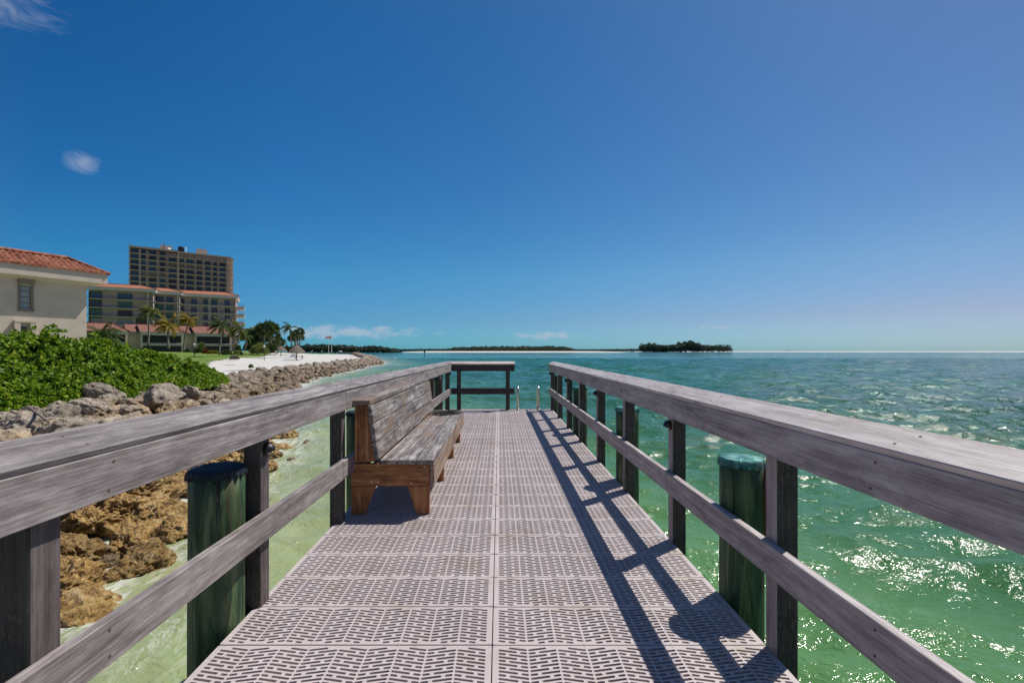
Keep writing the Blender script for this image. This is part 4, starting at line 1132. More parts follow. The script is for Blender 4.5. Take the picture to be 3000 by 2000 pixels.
# --- mid-rise block with three stepped wings
def condo():
    f = Fac(-142.7, 158, 3975, 'condo_block', 'six storey beige block with three stepped wings, long balconies and orange hip roofs')
    Z4 = lambda v: 240+v/7.84
    Z5 = lambda v: 480+v/7.84
    wings = [(f.t(258), f.t(449), 0.0), (f.t(449), f.t(526, 3.0), 3.0), (f.t(526, 5.5), f.t(691, 5.5), 5.5)]
    zE = [f.z(258, 843), f.z(480, 852, 3), f.z(600, 865.5, 5.5)]
    zE = [22.6, 22.4, 22.3]
    H = 3.05
    tops = []
    for wI, (x0, x1, off) in enumerate(wings):
        zt = zE[wI]; dep = 16
        f.add('wall', MB().box(x0, x1, off+1.8, off+dep, 0, zt-.05), M['condo_w'])
        # end return wall
        f.add('end_wall', MB().box(x1-.2, x1, off+.0, off+1.797, 0, zt-.05), M['condo_w'])
        band = 1.1
        f.add('fascia', MB().box(x0-.4, x1+.9, off-.9, off-.6, zt, zt+band).box(x1+.6, x1+.9, off-.6, off+dep, zt, zt+band).box(x0-.4, x1+.6, off-.597, off+dep, zt, zt+.15), M['stucco_w'] if wI == 5 else M['fascia_w'])
        rf = MB(); ry = off-1.1; e0 = x0-.6; e1 = x1+1.1; rn = 7.5; rh = 1.9; zb = zt+band
        pts = [(e0, ry, zb), (e1, ry, zb), (e1-5.5, ry+rn, zb+rh), (e0, ry+rn, zb+rh), (e1, ry+2*rn, zb), (e0, ry+2*rn, zb)]
        for q in ((0, 1, 2, 3), (1, 4, 2), (2, 4, 5, 3)): rf.bm.faces.new([rf.bm.verts.new(pts[i]) for i in q])
        f.add('roof', rf, M['tile_far'])
        f.add('hip_ridge', MB().tube([Vector(pts[1])+Vector((0, 0, .1)), Vector(pts[2])+Vector((0, 0, .1)), Vector(pts[3])+Vector((0, 0, .1))], .12, 5), M['tile'])
        for k in range(7):
            z = zt-H*(k+1)
            sl = MB().box(x0-.3, x1+(.5 if wI < 2 else .0), off-.5, off+1.797, z-.18, z)
            if wI == 2: sl.box(x1, x1+3.0, off+1.0, off+9, z-.18, z)
            f.add('balcony_slab', sl, M['fascia_w'])
            if k < 5:
                m = MB(); railing_mb(m, x0-.3, x1+(.5 if wI < 2 else .0), off-.42, z, 1.0, .2)
                if wI == 2:
                    railing_mb(m, x1, x1+3.0, off+1.05, z, 1.0, .2)
                    f.add('balcony_spandrel', MB().box(x1, x1+2.9, off+1.2, off+8.5, z-1.15, z-.183), M['condo_w'])
                f.add('balcony_railing', m, M['rail_d'])
        for xx in ([x0+(x1-x0)*.9] if wI < 2 else [x0+(x1-x0)*.51]):
            f.add('column', MB().box(xx, xx+.4, off+.0, off+.35, 0, zt-.05), M['stucco_w'])
    cols = [(0, Z4(210), Z4(460), 3), (0, Z4(825), Z4(1155), 3), (1, Z4(1690), Z4(1880), 2), (1, Z4(1940), Z4(2095), 2),
            (2, Z5(395), Z5(465), 1), (2, Z5(625), Z5(755), 1), (2, Z5(905), Z5(1010), 1), (2, Z5(1095), Z5(1230), 1), (2, Z5(1395), Z5(1520), 1)]
    for (wI, a, b, n) in cols:
        off = wings[wI][2]+1.7; x0, x1 = f.t(a, off), f.t(b, off)
        for k in range(5):
            z = zE[wI]-H*(k+1)
            q = RB.random(); mat = M['glass_b'] if k == 0 else (M['glass_t'] if (q < .45 and wI < 2) else (M['glass'] if q < .75 else M['glass_k']))
            if k == 3 and wI == 0: mat = M['blind']
            window(f, x0, x1, z+.1, z+2.35, off-.0, mat, M['white'] if wI == 2 and k else M['frame_b'], .06, n)
    # flat dark wall panels: shade of deep loggias put into colour
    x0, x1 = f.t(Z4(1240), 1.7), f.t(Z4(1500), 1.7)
    f.add('loggia_shade_panel', MB().box(x0, x1, 1.65, 1.79, 0, zE[0]-3*H), M['condo_shade'])
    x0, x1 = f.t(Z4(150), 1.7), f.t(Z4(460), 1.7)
    f.add('loggia_shade_panel', MB().box(x0, x1, 1.74, 1.795, 0, zE[0]-.3), M['condo_shade'])
M['fascia_w'] = plain('fascia_offwhite', (.66, .60, .575), .8, .05, .5)
condo()

# --- low villas
def villas():
    f = Fac(-95.1, 105, 2780, 'villa_row', 'low two storey villa row with red roofs and dark screened porches')
    Z4 = lambda v: 240+v/7.84
    Z5 = lambda v: 480+v/7.84
    zE = f.z(256, 968); zg = .6; bh = .75
    pav = [(f.t(250), f.t(Z4(1055)), 0), (f.t(Z4(1055)), f.t(Z4(1340)), 1.6), (f.t(Z4(1340)), f.t(Z4(2335)), 0), (f.t(Z5(455)), f.t(Z5(705)), 1.6), (f.t(Z5(705)), f.t(Z5(1560)), 0)]
    ze = zE
    for i, (a, b, off) in enumerate(pav):
        f.add('fascia', MB().box(a, b, off-.6, off-.35, ze-bh, ze).box(a, b, off-.347, off+10, ze-.2, ze-.02), M['stucco_w'] if off == 0 else M['fascia_g'])
        rf = MB(); rn = 4.5; rh = 2.0; y0 = off-.8; hp = 1.8 if off == 0 else 0
        pts = [(a-.2, y0, ze+.01), (b+.2, y0, ze+.01), (b+.2-hp*1.5, y0+rn, ze+rh), (a-.2, y0+rn, ze+rh), (b+.2, y0+2*rn, ze+.01), (a-.2, y0+2*rn, ze+.01)]
        for q in ((0, 1, 2, 3), (1, 4, 2), (2, 4, 5, 3)): rf.bm.faces.new([rf.bm.verts.new(pts[k]) for k in q])
        f.add('roof', rf, M['tile_v'])
        if off == 0: f.add('ridge_tiles', MB().tube([Vector(pts[3])+Vector((0, 0, .08)), Vector(pts[2])+Vector((0, 0, .08)), Vector(pts[1])+Vector((0, 0, .08))], .14, 6), M['tile_v'])
        w = MB()
        if off: w.box(a, b, off, off+8, zg-1, ze-bh)
        else:
            w.box(a, b, 1.5, 9, zg-1, ze-bh); w.box(a, a+.5, 0, 1.497, zg-1, ze-bh).box(b-.5, b, 0, 1.497, zg-1, ze-bh)
        f.add('wall', w, M['stucco'])
        if off == 0:
            zm = (ze-bh+zg)/2
            f.add('porch_screen', MB().box(a+.5, b-.5, .3, .36, zm+.35, ze-bh-.25), M['screen'])
            f.add('porch_screen', MB().box(a+.5, b-.5, .3, .36, zg-.6, zm-.35), M['screen'])
            f.add('porch_band', MB().box(a, b, -.12, .28, zm+.05, zm+.33).box(a, b, -.06, .28, zm-.33, zm-.05), M['stucco_w'])
            m = MB()
            for k in range(1, 6): xx = a+(b-a)*k/6; m.box(xx-.04, xx+.04, .2, .297, zg-.6, ze-bh)
            f.add('screen_mullion', m, M['rail_d'])
villas()

# ------------------------------------------------------------------ palms and garden
WB = 'wind bent coconut palms in front of the buildings'
coconut((441, 913), (431, 1012), 92, 2.7, M['palm_g'], 'tall olive coconut palm in front of the stepped block, left of the yellow ones', WB, 1)
coconut((492, 955), (492, 1022), 84, 2.7, M['palm_y'], 'yellow green coconut palm with drooping crown, shorter of the two yellow ones', WB, 2)
coconut((549, 938), (539, 1030), 96, 2.6, M['palm_y'], 'golden coconut palm with wind swept crown, taller of the two yellow ones', WB, 3)
coconut((645, 955), (644, 1040), 88, 2.7, M['palm'], 'green coconut palm in front of the right end of the villa row', WB, 4)
coconut((702, 968), (689, 1028), 95, 2.9, M['palm_g'], 'coconut palm just right of the villa row end', WB, 5)
coconut((722, 985), (718, 1024), 110, 2.8, M['palm'], 'small coconut palm between the villa row and the dark cabbage palms', WB, 12)
coconut((300, 985), (300, 1010), 62, 2.6, M['palm'], 'low bushy palm in front of the villa roof at left', WB, 6, -.2, None, 26)
coconut((320, 992), (322, 1012), 64, 2.2, M['palm'], 'small low palm right of the low bushy one', WB, 13, -.2, None, 22)
CG = 'cabbage palms beyond the lawn'
for i, (c, b, R, lab) in enumerate([((777, 963), (772, 1024), 2.9, 'tall cabbage palm standing left of the highest round crowned one'), ((797, 962), (793, 1024), 2.4, 'round crowned cabbage palm on the tall leaning trunk'),
        ((758, 972), (760, 1024), 2.8, 'dark cabbage palm in the dense clump, left of the tall one'), ((745, 984), (748, 1024), 2.8, 'cabbage palm at the left side of the dense clump'), ((766, 985), (766, 1024), 2.6, 'cabbage palm low in the middle of the dense clump'),
        ((734, 978), (735, 1024), 2.4, 'outermost left cabbage palm of the dense clump'), ((783, 992), (784, 1024), 2.0, 'low cabbage palm under the two tallest crowns'), ((806, 984), (806, 1018), 1.9, 'cabbage palm with ragged crown right of the leaning trunk'), ((820, 1002), (820, 1020), 1.9, 'short cabbage palm at the right end of the clump')]):
    fanpalm(c, b, 125+i*2, R, lab, CG, 30+i)
fanpalm((807, 1004), (807, 1020), 132, 1.7, 'short cabbage palm behind the left thatched umbrella', CG, 44)
SG = 'slim palms standing behind the thatched umbrella'
coconut((849, 962), (853, 1018), 150, 3.6, M['palm'], 'tallest coconut palm of the slim group, fronds blown left', SG, 7, -.8, None, 16)
for i, (c, b, R, lab) in enumerate([((879, 972), (878, 1016), 1.7, 'slim cabbage palm with small round crown, rightmost of the tall ones'), ((865, 976), (867, 1016), 1.5, 'slim palm between the tallest coconut palm and the round crowned one'),
        ((853, 990), (853, 1018), 1.5, 'lower left palm of the slim group'), ((864, 991), (862, 1018), 1.5, 'low middle palm of the slim group'), ((873, 985), (871, 1018), 1.6, 'low palm under the rightmost round crown'), ((882, 989), (874, 1018), 1.4, 'leaning palm at the right edge of the slim group')]):
    fanpalm(c, b, 150+i*2, R, lab, SG, 60+i)
def bush_at(px, py, D, wpx, hpx, mat, label, n=900, ls=.3, seed=0, cat='shrub'):
    p = atd(px, py, D); k = D/F
    blob_bush('shrub', p.x, p.y, p.z, wpx/2*k, wpx/2*k*.8, hpx*k, mat, label, n, ls, cat, seed)
bush_at(761, 1036, 92, 50, 27, M['bush_l'], 'large rounded sea grape shrub with pale leaves behind the globe lamp', 2600, .26, 1)
bush_at(795, 1034, 100, 34, 26, M['bush'], 'dark green shrub right of the pale sea grape', 1800, .28, 2)
bush_at(745, 1026, 128, 60, 34, M['fan'], 'dark undergrowth beneath the dense palm clump', 1800, .5, 3)
bush_at(800, 1024, 140, 46, 20, M['fan'], 'dark undergrowth right of the palm clump', 1400, .5, 4)
bush_at(698, 1028, 80, 14, 15, M['bush'], 'small rounded shrub right of the villas', 700, .2, 5)
bush_at(601, 1035, 78, 11, 11, M['bush_r'], 'red leaved shrub in the villa flower bed', 600, .16, 6)
bush_at(616, 1036, 78, 12, 9, M['bush_y'], 'yellow green shrub right of the red one', 600, .16, 7)
bush_at(630, 1036, 79, 12, 9, M['bush_y'], 'yellow shrub at the right end of the flower bed', 600, .16, 8)
bush_at(582, 1034, 82, 24, 16, M['bush'], 'dark green shrub left of the red one', 900, .2, 9)
bush_at(665, 1039, 74, 26, 13, M['bush'], 'low dark green hedge shrub at the palm foot', 900, .18, 10)
bush_at(692, 1038, 72, 14, 11, M['bush_l'], 'pale round clipped shrub beside the dark hedge shrub', 700, .14, 11)
bush_at(704, 1040, 74, 12, 9, M['bush'], 'small dark shrub right of the clipped pale one', 500, .16, 12)
bush_at(687, 1052, 58, 24, 9, M['thatch'], 'low brown dry shrub alone on the lawn', 600, .14, 13)
bush_at(549, 1031, 84, 12, 9, M['bush'], 'low shrub at the foot of the golden palm', 500, .16, 14)
bush_at(835, 1028, 150, 60, 11, M['fan'], 'long dark clipped hedge behind the thatched umbrellas', 1500, .4, 15, 'hedge')
bush_at(735, 1076, 34, 10, 7, M['naupaka'], 'tiny green plant between the sand and the boulders', 260, .09, 16)
bush_at(590, 1018, 84, 16, 14, M['bush_l'], 'pale shrub in front of the villa porch', 600, .2, 17)

# ------------------------------------------------------------------ beach things
def tiki(px, py, D, R, H, label):
    b = atd(px, py, D); e = empty('thatched_umbrella', b, 0, label, 'beach umbrella', 'thatched umbrellas on the sand')
    MB().tube([(0, 0, -.3), (0, 0, H*.8)], .09, 8).build('pole', M['dark_wood'], e)
    V, Fc = [], []; r = np.random.default_rng(int(px))
    for i in range(1700):
        a = r.uniform(0, 2*PI); t = r.uniform(0, 1)**.7; rr = R*t; z = H-(H*.42)*t**1.5+r.uniform(-.03, .05)
        d = np.array([math.cos(a), math.sin(a), -.45-.6*t]); d /= np.linalg.norm(d); s = np.array([-math.sin(a), math.cos(a), 0])*r.uniform(.03, .07); l = r.uniform(.25, .55)
        p = np.array([math.cos(a)*rr, math.sin(a)*rr, z]); n = len(V); V.extend([p-s, p+s, p+d*l+s*.4, p+d*l-s*.4]); Fc.append((n, n+1, n+2, n+3))
    th = link('thatch_roof', npmesh('thatch_roof', np.array(V), np.array(Fc)), M['thatch'], e)
    m = MB()
    bmesh.ops.create_cone(m.bm, cap_ends=True, segments=20, radius1=R*.98, radius2=.1, depth=H*.4, matrix=Matrix.Translation((0, 0, H*.76))); m.build('roof_core', M['thatch'], th)
tiki(869, 1055, 86, 1.45, 2.75, 'thatched palm umbrella beside the loungers, nearer of the two')
tiki(823, 1040, 108, 1.2, 2.1, 'smaller thatched palm umbrella farther left')
def lounger(px, py, D, rz, mat, label):
    b = atd(px, py, D); e = empty('beach_lounger', b, rz, label, 'lounger', 'beach loungers under the thatched umbrella')
    MB().box(-.3, .3, -.2, 1.1, .28, .33).build('seat', mat, e)
    MB().hexa([(-.3, -.2, .3), (.3, -.2, .3), (.3, -.15, .3), (-.3, -.15, .3), (-.3, -.85, 1.05), (.3, -.85, 1.05), (.3, -.8, 1.05), (-.3, -.8, 1.05)]).build('backrest', mat, e)
    for x in (-.27, .27):
        for y in (-.15, 1.0): MB().box(x-.02, x+.02, y-.02, y+.02, 0, .28).build('leg', M['white'], e)
lounger(846, 1051, 92, 2.3, M['blue_fab'], 'blue and white lounger, leftmost under the nearer thatched umbrella')
lounger(853, 1051, 91, 2.3, M['blue_fab'], 'blue lounger in the middle of the three on the sand')
lounger(859, 1051, 90, 2.3, M['white_fab'], 'white lounger nearest the thatched umbrella pole')
lounger(804, 1042, 100, 1.0, M['white_fab'], 'white lounger left of the smaller thatched umbrella')
def picnic(px, py, D):
    b = atd(px, py, D); e = empty('picnic_table', b, .6, 'dark wooden picnic table right of the umbrella pole on the sand', 'table')
    MB().box(-.9, .9, -.38, .38, .70, .75).build('tabletop', M['dark_wood'], e)
    for y in (-.75, .75): MB().box(-.9, .9, y-.13, y+.13, .42, .46).build('seat', M['dark_wood'], e)
    for x in (-.6, .6):
        MB().box(x-.04, x+.04, -.75, .75, .37, .42).hexa([(x-.04, -.7, 0), (x+.04, -.7, 0), (x+.04, -.6, 0), (x-.04, -.6, 0), (x-.04, -.3, .70), (x+.04, -.3, .70), (x+.04, -.2, .70), (x-.04, -.2, .70)]).hexa([(x-.04, .6, 0), (x+.04, .6, 0), (x+.04, .7, 0), (x-.04, .7, 0), (x-.04, .2, .70), (x+.04, .2, .70), (x+.04, .3, .70), (x-.04, .3, .70)]).build('leg', M['dark_wood'], e)
picnic(876, 1052, 93)
def globe(px, py, top, D, label, r=.2):
    b = atd(px, py, D); z = atd(px, top, D).z-b.z; e = empty('garden_lamp', b, 0, label, 'lamp', 'globe lamps by the lawn')
    MB().tube([(0, 0, -.2), (0, 0, z-r)], .05, 6).build('pole', M['black'], e)
    m = MB(); bmesh.ops.create_icosphere(m.bm, subdivisions=3, radius=r, matrix=Matrix.Translation((0, 0, z))); 
    for f_ in m.bm.faces: f_.smooth = True
    m.build('globe', M['white'], e)
globe(569, 1040, 1009, 66, 'globe lamp on black pole in front of the villa porch', .14)
globe(774, 1052, 1014, 74, 'globe lamp on black pole in front of the sea grape shrub', .17)
for i, (x, y) in enumerate(((914, 1036), (943, 1036), (972, 1036), (994, 1036))):
    lab = ['farthest left', 'second from left', 'third from left', 'rightmost'][i]
    b = atd(x, y, 205); e = empty('bollard_lamp', b, 0, lab+' of the short white topped lamps along the far lawn', 'lamp', 'bollard lamps on the far lawn')
    MB().tube([(0, 0, -.3), (0, 0, 1.0)], .13, 8).build('post', M['black'], e); m = MB(); bmesh.ops.create_icosphere(m.bm, subdivisions=2, radius=.22, matrix=Matrix.Translation((0, 0, 1.15))); m.build('lamp_head', M['white'], e)

# flags
def flag(px, D, top, fy0, fy1, left, kind, label):
    b = atd(px, 1031, D); k = D/F; H = (1031-top)*k; e = empty('flagpole', b, 0, label, 'flagpole', 'flagpoles beyond the beach')
    MB().tube([(0, 0, -.5), (0, 0, H)], [.10, .06], 8).build('pole', M['white'], e)
    w = left*k; z1 = (1031-fy0)*k; z0 = (1031-fy1)*k
    nx, nz = 24, 13; V, Fc, mi = [], [], []
    for j in range(nz+1):
        for i in range(nx+1):
            t = i/nx; V.append((-w*t, .18*math.sin(t*7)*t, z0+(z1-z0)*j/nz-.12*t*math.sin(t*3)))
    mats = [M['red_fab'], M['white_fab'], M['navy_fab']]
    for j in range(nz):
        for i in range(nx):
            a = j*(nx+1)+i; Fc.append((a, a+1, a+nx+2, a+nx+1))
            if kind == 'stripes':
                mi.append(2 if (j >= 6 and i < 10) else (0 if j % 2 == 0 else 1))
            else:
                c = 6 <= i < 18; dx, dz = abs(i-11.5), j-6
                lf = (dx < 3.6-abs(dz-1)*.9 and -2 < dz < 5) or (dx < .8 and -4 < dz <= 0) or (abs(dz-.5) < 1 and dx < 4.2)
                mi.append(1 if (c and not lf) else 0)
    link('flag', npmesh('flag', np.array(V), np.array(Fc), False, mi), mats, e)
flag(963, 215, 979, 985, 991.5, 9.5, 'leaf', 'flagpole with red and white leaf flag, left of the pair')
flag(971.5, 215, 982, 984, 991.5, 8.5, 'stripes', 'flagpole with starred and striped flag, right of the pair')

# small far dock and mooring poles
def far_dock():
    D = 230; e = empty('small_dock', atd(1018, 1034, D), 0, 'small dark wooden dock beyond the tip of the rocks', 'dock')
    x0 = atd(1000, 1034, D).x; x1 = atd(1041, 1034, D).x; zt = -.2; 
    MB().box(x0, x1, D-1, D+1, zt-.2, zt).build('platform', M['dark_wood'], e, world=Matrix())
    for i in range(5):
        x = x0+(x1-x0)*i/4
        for y in (D-1.15, D+1.15): MB().tube([(x, y, WZ-1), (x, y, zt+1.0)], .13, 6).build('pile', M['dark_wood'], e, world=Matrix())
    MB().box(x0, x1, D-1.05, D-1.0, zt+.85, zt+.95).box(x0, x1, D-1.05, D-1.0, zt+.45, zt+.52).build('guard_rail', M['dark_wood'], e, world=Matrix())
far_dock()
for i, x in enumerate((1048.5, 1052)):
    o = MB().tube([(0, 0, -1), (0, 0, 2.4)], .17, 8).tube([(0, 0, 2.4), (0, 0, 2.6)], [.19, .04], 8, 1).build('mooring_pile', [M['dark_wood'], M['white']], None, world=Matrix.Translation(Vector((atd(x, 1030, 235).x, 235, WZ))))
    tag(o, ['left', 'right'][i]+' one of two lone mooring piles past the small dock', 'pile', 'mooring piles past the dock')
b = atd(1000, 1034, 225); e = empty('notice_board', b, 0, 'small white notice board on a post at the dock entrance', 'sign')
MB().box(-.04, .04, -.04, .04, -.5, .6).build('post', M['dark_wood'], e); MB().box(-.45, .45, -.06, -.041, .5, 1.25).build('panel', M['white'], e)
# channel marker
p = at(1244, 1040.5, WZ); e = empty('channel_marker', p, 0, 'green square channel marker on a dark pile out in the water', 'channel marker')
k = p.y/F
MB().tube([(0, 0, -2), (0, 0, 10.5*k)], .16, 8).build('pile', M['dark_wood'], e)
MB().box(-2.5*k, 2.5*k, -.25, -.17, 7.3*k, 12.3*k).build('dayboard', M['green_sign'], e)

# ------------------------------------------------------------------ far islands, sandbars
def sandbar(name, x0, x1, yn, yf, label, h=.5):
    Dn = F*(EYE-WZ)/(yn-HY); Df = F*(EYE-WZ)/(yf-HY) if yf > HY else yf
    X0, X1 = (x0-VX)/F*Dn, (x1-VX)/F*Dn; n = 60; m = 8; V, Fc = [], []
    for j in range(m+1):
        for i in range(n+1):
            t = i/n; s = j/m; taper = min(1, t*8, (1-t)*8)**.5
            y = Dn+(Df-Dn)*(.5+(s-.5)*taper)+6*math.sin(t*9+j); V.append((X0+(X1-X0)*t+(0 if x0 > 1500 else 0), y, WZ-.3+(h+.3)*math.sin(PI*s)**.5*taper))
    for j in range(m):
        for i in range(n): a = j*(n+1)+i; Fc.append((a, a+1, a+n+2, a+n+1))
    o = link(name, npmesh(name, np.array(V), np.array(Fc), True), M['sand']); tag(o, label, None, None, 'structure')
sandbar('sandbar', 1085, 1935, 1032.6, 1030.2, 'long white sandbar across the channel', 1.9)
sandbar('sand_spit', 1905, 4300, 1031.2, 1029.6, 'white sand spit in front of the wooded islet at right', 1.5)
def wood(name, px, D, depth, label, seed, ls, n, conif=0):
    """px: list of (x, topy); base at water"""
    r = np.random.default_rng(seed); X = np.array([p[0] for p in px], float); T = np.array([p[1] for p in px], float)
    x = r.uniform(X[0], X[-1], n); yv = r.uniform(0, 1, n); D_ = D+depth*yv
    top = EYE+(HY-np.interp(x, X, T))/F*D; wx = (x-VX)/F*D
    q = r.uniform(0, 1, n)**.55
    bump = np.array([.74+.34*abs(mn.noise(Vector((a*.09, seed*3., b*2))))*1.8+.10*mn.noise(Vector((a*.45, seed, b*5))) for a, b in zip(wx, yv)])
    if conif: bump += conif*np.maximum(0, np.array([mn.noise(Vector((a*.55, 7., b*3))) for a, b in zip(wx, yv)]))
    H = (top-WZ)*np.clip(bump, .4, 1.05); z = WZ+H*q
    P = np.column_stack([wx, D_, z]); Dr = unit(r.normal(0, 1, (n, 3))*np.array([1, 1, .7])+np.array([0, -.3, .55])); U = unit(r.normal(0, 1, (n, 3)))
    L = r.uniform(.6, 1.4, n)*ls; V, Fq = leaf_quads(P, Dr, U, L, L*.7, .1)
    o = link(name, npmesh(name, V, Fq), M['mangrove']); tag(o, label, 'woodland', None, 'stuff')
wood('mangrove_woods', [(850, 1012), (905, 1008), (930, 1012), (960, 1011), (1000, 1014), (1040, 1015), (1085, 1015), (1110, 1018), (1140, 1023), (1150, 1028)], 640, 60, 'dark mangrove shore beyond the flagpoles', 1, 2.0, 20000)
wood('mangrove_woods', [(1310, 1022), (1340, 1018), (1400, 1016), (1480, 1015), (1560, 1014.5), (1640, 1015), (1670, 1018), (1691, 1023)], 950, 80, 'low mangrove island behind the long sandbar', 2, 2.2, 20000)
wood('distant_woods', [(1145, 1023.5), (1230, 1022.5), (1330, 1022.5)], 1900, 100, 'thin far treeline between the two mangrove shores', 3, 3, 7000)
wood('distant_woods', [(1680, 1023.5), (1760, 1024), (1850, 1022.5), (1900, 1022.5)], 1700, 100, 'thin far treeline left of the wooded islet', 4, 2.6, 9000)
wood('islet_woods', [(1893, 1014), (1900, 1007), (1922, 1004), (1927, 1014), (1940, 1012), (1955, 1014), (1985, 1011), (2005, 1008), (2018, 1001), (2045, 1000), (2058, 1008), (2066, 1016)], 870, 50, 'dense wooded islet on the sand spit', 5, 2.2, 16000, .25)
wood('islet_woods', [(2062, 1017), (2068, 1011), (2078, 1010), (2084, 1020), (2092, 1012), (2108, 1012), (2120, 1010), (2126, 1020), (2134, 1014), (2144, 1011), (2150, 1022)], 880, 30, 'feathery pines at the right end of the wooded islet', 6, 1.6, 4200, .9)
# tiny things on the spit
def person(px, py, D, mat, label):
    b = atd(px, py, D); s = 1.0
    m = MB()
    m.tube([(-.1, 0, 0), (-.1, 0, .45), (-.08, 0, .88)], [.06, .08, .11], 8).tube([(.1, 0, 0), (.1, 0, .45), (.08, 0, .88)], [.06, .08, .11], 8)
    m.tube([(0, 0, .82), (0, 0, 1.1), (0, 0, 1.38), (0, 0, 1.5), (0, 0, 1.56)], [.17, .15, .2, .07, .06], 10)
    m.tube([(-.2, 0, 1.4), (-.27, 0, 1.1), (-.26, -.06, .82)], [.06, .045, .035], 6).tube([(.2, 0, 1.4), (.27, 0, 1.1), (.26, -.06, .82)], [.06, .045, .035], 6)
    bmesh.ops.create_icosphere(m.bm, subdivisions=2, radius=.115, matrix=Matrix.Translation((0, 0, 1.66)))
    o = m.build('person', M['skin'], None, world=Matrix.Translation(b)); tag(o, label, 'person', 'people on the far sand')
    s = MB().tube([(0, 0, .7), (0, 0, .95)], [.21, .18], 10).build('swimsuit', mat, o)
for (x, y, mt, l) in ((1818, 1031, M['navy_fab'], 'left of two distant people standing on the long sandbar'), (1821.5, 1031, M['red_fab'], 'right of two distant people standing on the long sandbar'),
                      (1985, 1029.8, M['navy_fab'], 'distant person standing before the wooded islet, left of the pair'), (1989, 1029.8, M['navy_fab'], 'distant person standing before the wooded islet, right of the pair'), (2040, 1029.8, M['red_fab'], 'distant person before the tallest trees of the islet'), (2372, 1029.5, M['navy_fab'], 'lone distant person far right on the sand spit')):
    person(x, y, F*(EYE-WZ-.6)/(y-HY), mt, l)
def boat(px, py, D, label, L=6.):
    b = atd(px, py, D); b.z = WZ; e = empty('motor_boat', b, .5, label, 'boat')
    V = []; n = 9; bm = bmesh.new(); rows = []
    for i in range(n):
        t = i/(n-1); x = -L/2+L*t; w = 1.15*(1-max(0, t-.5)**2*3.8)+.02; w = max(w, .05)
        rows.append([bm.verts.new(p) for p in ((x, -w, .95+.25*t), (x, -w*.8, .1), (x, 0, -.25), (x, w*.8, .1), (x, w, .95+.25*t))])
    for i in range(n-1):
        for k in range(4): bm.faces.new((rows[i][k], rows[i+1][k], rows[i+1][k+1], rows[i][k+1]))
    bm.faces.new(rows[0]); 
    for i in range(n-1): bm.faces.new((rows[i][0], rows[i][4], rows[i+1][4], rows[i+1][0]))
    me = bpy.data.meshes.new('hull'); bm.to_mesh(me); bm.free(); link('hull', me, M['white'], e)
    MB().box(-1, 1, -.8, .8, 2.5, 2.6).box(-.9, -.85, -.7, -.65, 1, 2.5).box(.85, .9, -.7, -.65, 1, 2.5).box(-.9, -.85, .65, .7, 1, 2.5).box(.85, .9, .65, .7, 1, 2.5).build('canopy', M['navy_fab'], e)
    MB().box(-L/2-.5, -L/2, -.25, .25, .2, 1.5).build('outboard_motor', M['black'], e)
boat(1959, 1028, 840, 'small white boat with canopy beached before the wooded islet')
boat(1853, 1029, 900, 'white motor boat between the sandbar and the islet', 8)
for x, mt, l in ((2307, M['navy_fab'], 'dark blue beach canopy on the far sand spit'), (2322, M['teal_fab'], 'turquoise beach canopy on the far sand spit')):
    b = atd(x, 1030, 780); e = empty('beach_canopy', b, 0, l, 'canopy')
    m = MB(); bmesh.ops.create_cone(m.bm, cap_ends=True, segments=4, radius1=3.2, radius2=.2, depth=1.0, matrix=Matrix.Translation((0, 0, 3.0)) @ Matrix.Rotation(PI/4, 4, 'Z')); m.build('roof', mt, e)
    for q in ((-2, -2), (2, -2), (2, 2), (-2, 2)): MB().box(q[0]-.08, q[0]+.08, q[1]-.08, q[1]+.08, 0, 2.6).build('leg', M['white'], e)
b = atd(840, 1019, 150); e = empty('sun_umbrella', b, 0, 'closed red sun umbrella behind the hedge near the slim palms', 'umbrella')
MB().tube([(0, 0, 0), (0, 0, 1.6)], .04, 6).build('pole', M['white'], e); MB().tube([(0, 0, .3), (0, 0, .9), (0, 0, 1.7)], [.28, .2, .03], 8).build('canopy', M['red_fab'], e)

# ------------------------------------------------------------------ light, sky, camera
AZ = math.radians(53); EL = math.radians(57)
sv = Vector((math.sin(AZ)*math.cos(EL), math.cos(AZ)*math.cos(EL), math.sin(EL)))
sl = bpy.data.lights.new('sun', 'SUN'); sl.energy = 4.7; sl.angle = math.radians(.53); sl.color = (1, .955, .88)
so = bpy.data.objects.new('sun', sl); C.objects.link(so); so.rotation_euler = sv.to_track_quat('Z', 'Y').to_euler()
W = bpy.data.worlds.new('World'); bpy.context.scene.world = W; W.use_nodes = True; nt = W.node_tree
bg = nt.nodes['Background']
class WT(NT):
    def __init__(s): s.t = nt
w = WT()
sky = w.n('ShaderNodeTexSky', sky_type='NISHITA', sun_disc=False, sun_elevation=EL, sun_rotation=AZ, altitude=0, air_density=1.0, dust_density=.35, ozone_density=3.5)
hs = w.n('ShaderNodeHueSaturation', inp={'Saturation': 1.22, 'Value': 1.0}); w.l(sky.outputs[0], hs.inputs['Color'])
g = w.n('ShaderNodeNewGeometry').outputs['Incoming'] if False else w.n('ShaderNodeTexCoord').outputs['Generated']
sp = w.n('ShaderNodeSeparateXYZ'); w.l(g, sp.inputs[0])
az = w.math('ARCTAN2', sp.outputs[0], sp.outputs[1]); el = w.math('ARCSINE', sp.outputs[2])
def gauss(a0, e0, sa, se):
    da = w.math('DIVIDE', w.math('SUBTRACT', az, math.radians(a0)), math.radians(sa)); de = w.math('DIVIDE', w.math('SUBTRACT', el, math.radians(e0)), math.radians(se))
    r2 = w.math('ADD', w.math('MULTIPLY', da, da), w.math('MULTIPLY', de, de)); return w.math('EXPONENT', w.math('MULTIPLY', r2, -1.))
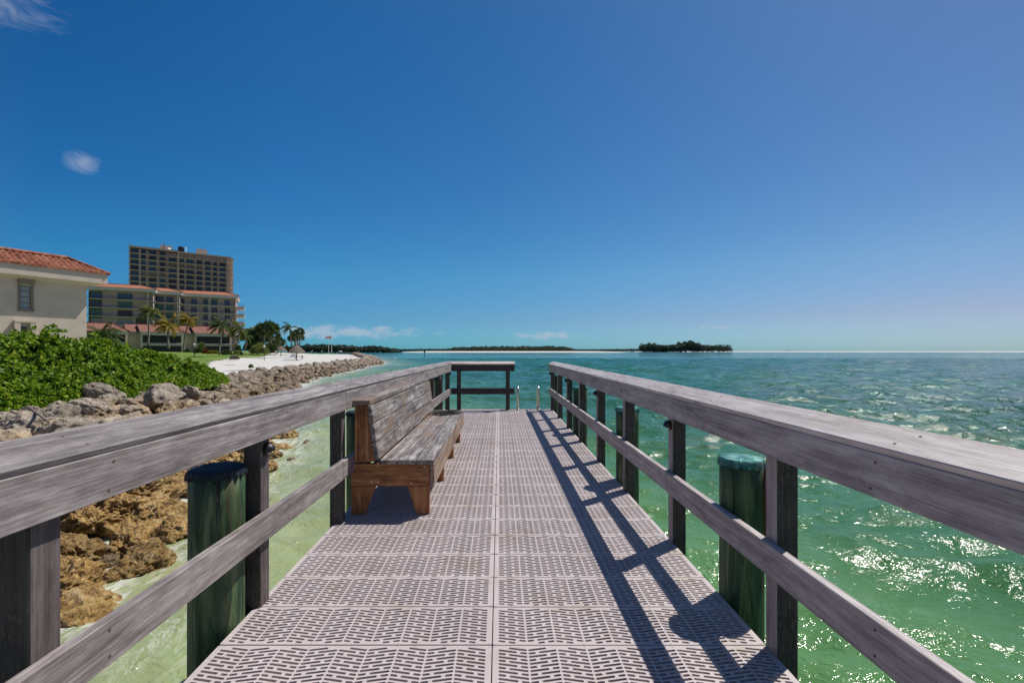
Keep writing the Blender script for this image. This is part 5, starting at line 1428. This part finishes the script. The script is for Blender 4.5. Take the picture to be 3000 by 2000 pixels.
cmb = w.n('ShaderNodeCombineXYZ'); w.l(az, cmb.inputs[0]); w.l(el, cmb.inputs[1])
nz = w.noise(w.map(cmb.outputs[0], (1, 1.9, 1)), 26, 8, .62, .5)
nz2 = w.noise(w.map(cmb.outputs[0], (1, 2.6, 1)), 34, 7, .58, .2)
wisp = w.math('MAXIMUM', gauss(-42.6, 16.9, 1.7, 1.25), w.math('MULTIPLY', gauss(-47.5, 27.6, 5.5, 2.6), .75))
nz3 = w.noise(w.map(cmb.outputs[0], (1, 2.2, 1), (3, 1, 0), (0, 0, .5)), 17, 9, .68, 1.6)
wm = w.ramp(w.math('MULTIPLY', wisp, w.math('MULTIPLY', nz3, 1.6)), [(.36, 0.), (1., .50)])
bandm = w.math('MAXIMUM', w.math('MAXIMUM', gauss(-19, 2.2, 15, 1.25), gauss(-33, 2.3, 6, 1.0)), w.math('MAXIMUM', gauss(6, 1.9, 6, .8), w.math('MULTIPLY', gauss(26, 2.6, 12, .5), .7)))
bm_ = w.ramp(w.math('MULTIPLY', bandm, nz2), [(.30, 0.), (.52, .60)])
cl = w.math('MAXIMUM', wm, bm_)
cc = w.n('ShaderNodeMix', data_type='RGBA'); 
azr = w.math('ADD', w.math('DIVIDE', az, 2*PI), .5)
t1 = w.ramp(azr, [(.25, (.95, .78, .80)), (.375, (.22, .74, 1.0)), (.43, (.34, .86, 1.08)), (.5, (.46, .85, 1.0)), (.625, (.80, .84, .91)), (.75, (.95, .78, .80))])
t2 = w.ramp(el, [(.0, (.60, .96, 1.42)), (.065, (.86, .80, 1.0)), (.16, (1., 1., 1.))])
t3 = w.ramp(el, [(.0, (.95, .90, 1.5)), (.12, (1.0, .92, 1.1)), (.3, (1., 1., 1.))])
front = w.ramp(azr, [(.26, 0.), (.34, 1.), (.66, 1.), (.74, 0.)])
t2 = w.mix(front, t3, t2)
up = w.ramp(el, [(.62, 0.), (.9, 1.)])
tt = w.mix(up, w.mix(1., t1, t2, 'MULTIPLY'), (.98, .85, .86))
skyc = w.mix(1., hs.outputs[0], tt, 'MULTIPLY')
w.l(cl, cc.inputs[0]); w.l(skyc, cc.inputs[6]); cc.inputs[7].default_value = (5.6, 6.2, 7.4, 1)
w.l(cc.outputs[2], bg.inputs[0]); bg.inputs[1].default_value = .085

cam = bpy.data.cameras.new('camera'); co = bpy.data.objects.new('camera', cam); C.objects.link(co)
co.location = (0, 0, EYE); co.rotation_euler = (PI/2, 0, 0)
cam.sensor_width = 36; cam.lens = 36*F/3000; cam.shift_x = (1500-VX)/3000; cam.shift_y = (HY-1000)/3000
cam.clip_start = .05; cam.clip_end = 60000
S = bpy.context.scene; S.camera = co
S.view_settings.view_transform = 'Standard'; S.view_settings.look = 'None'; S.view_settings.exposure = 0; S.view_settings.gamma = 1
S.cycles.max_bounces = 6; S.cycles.sample_clamp_indirect = 6; S.cycles.caustics_reflective = False; S.cycles.caustics_refractive = False
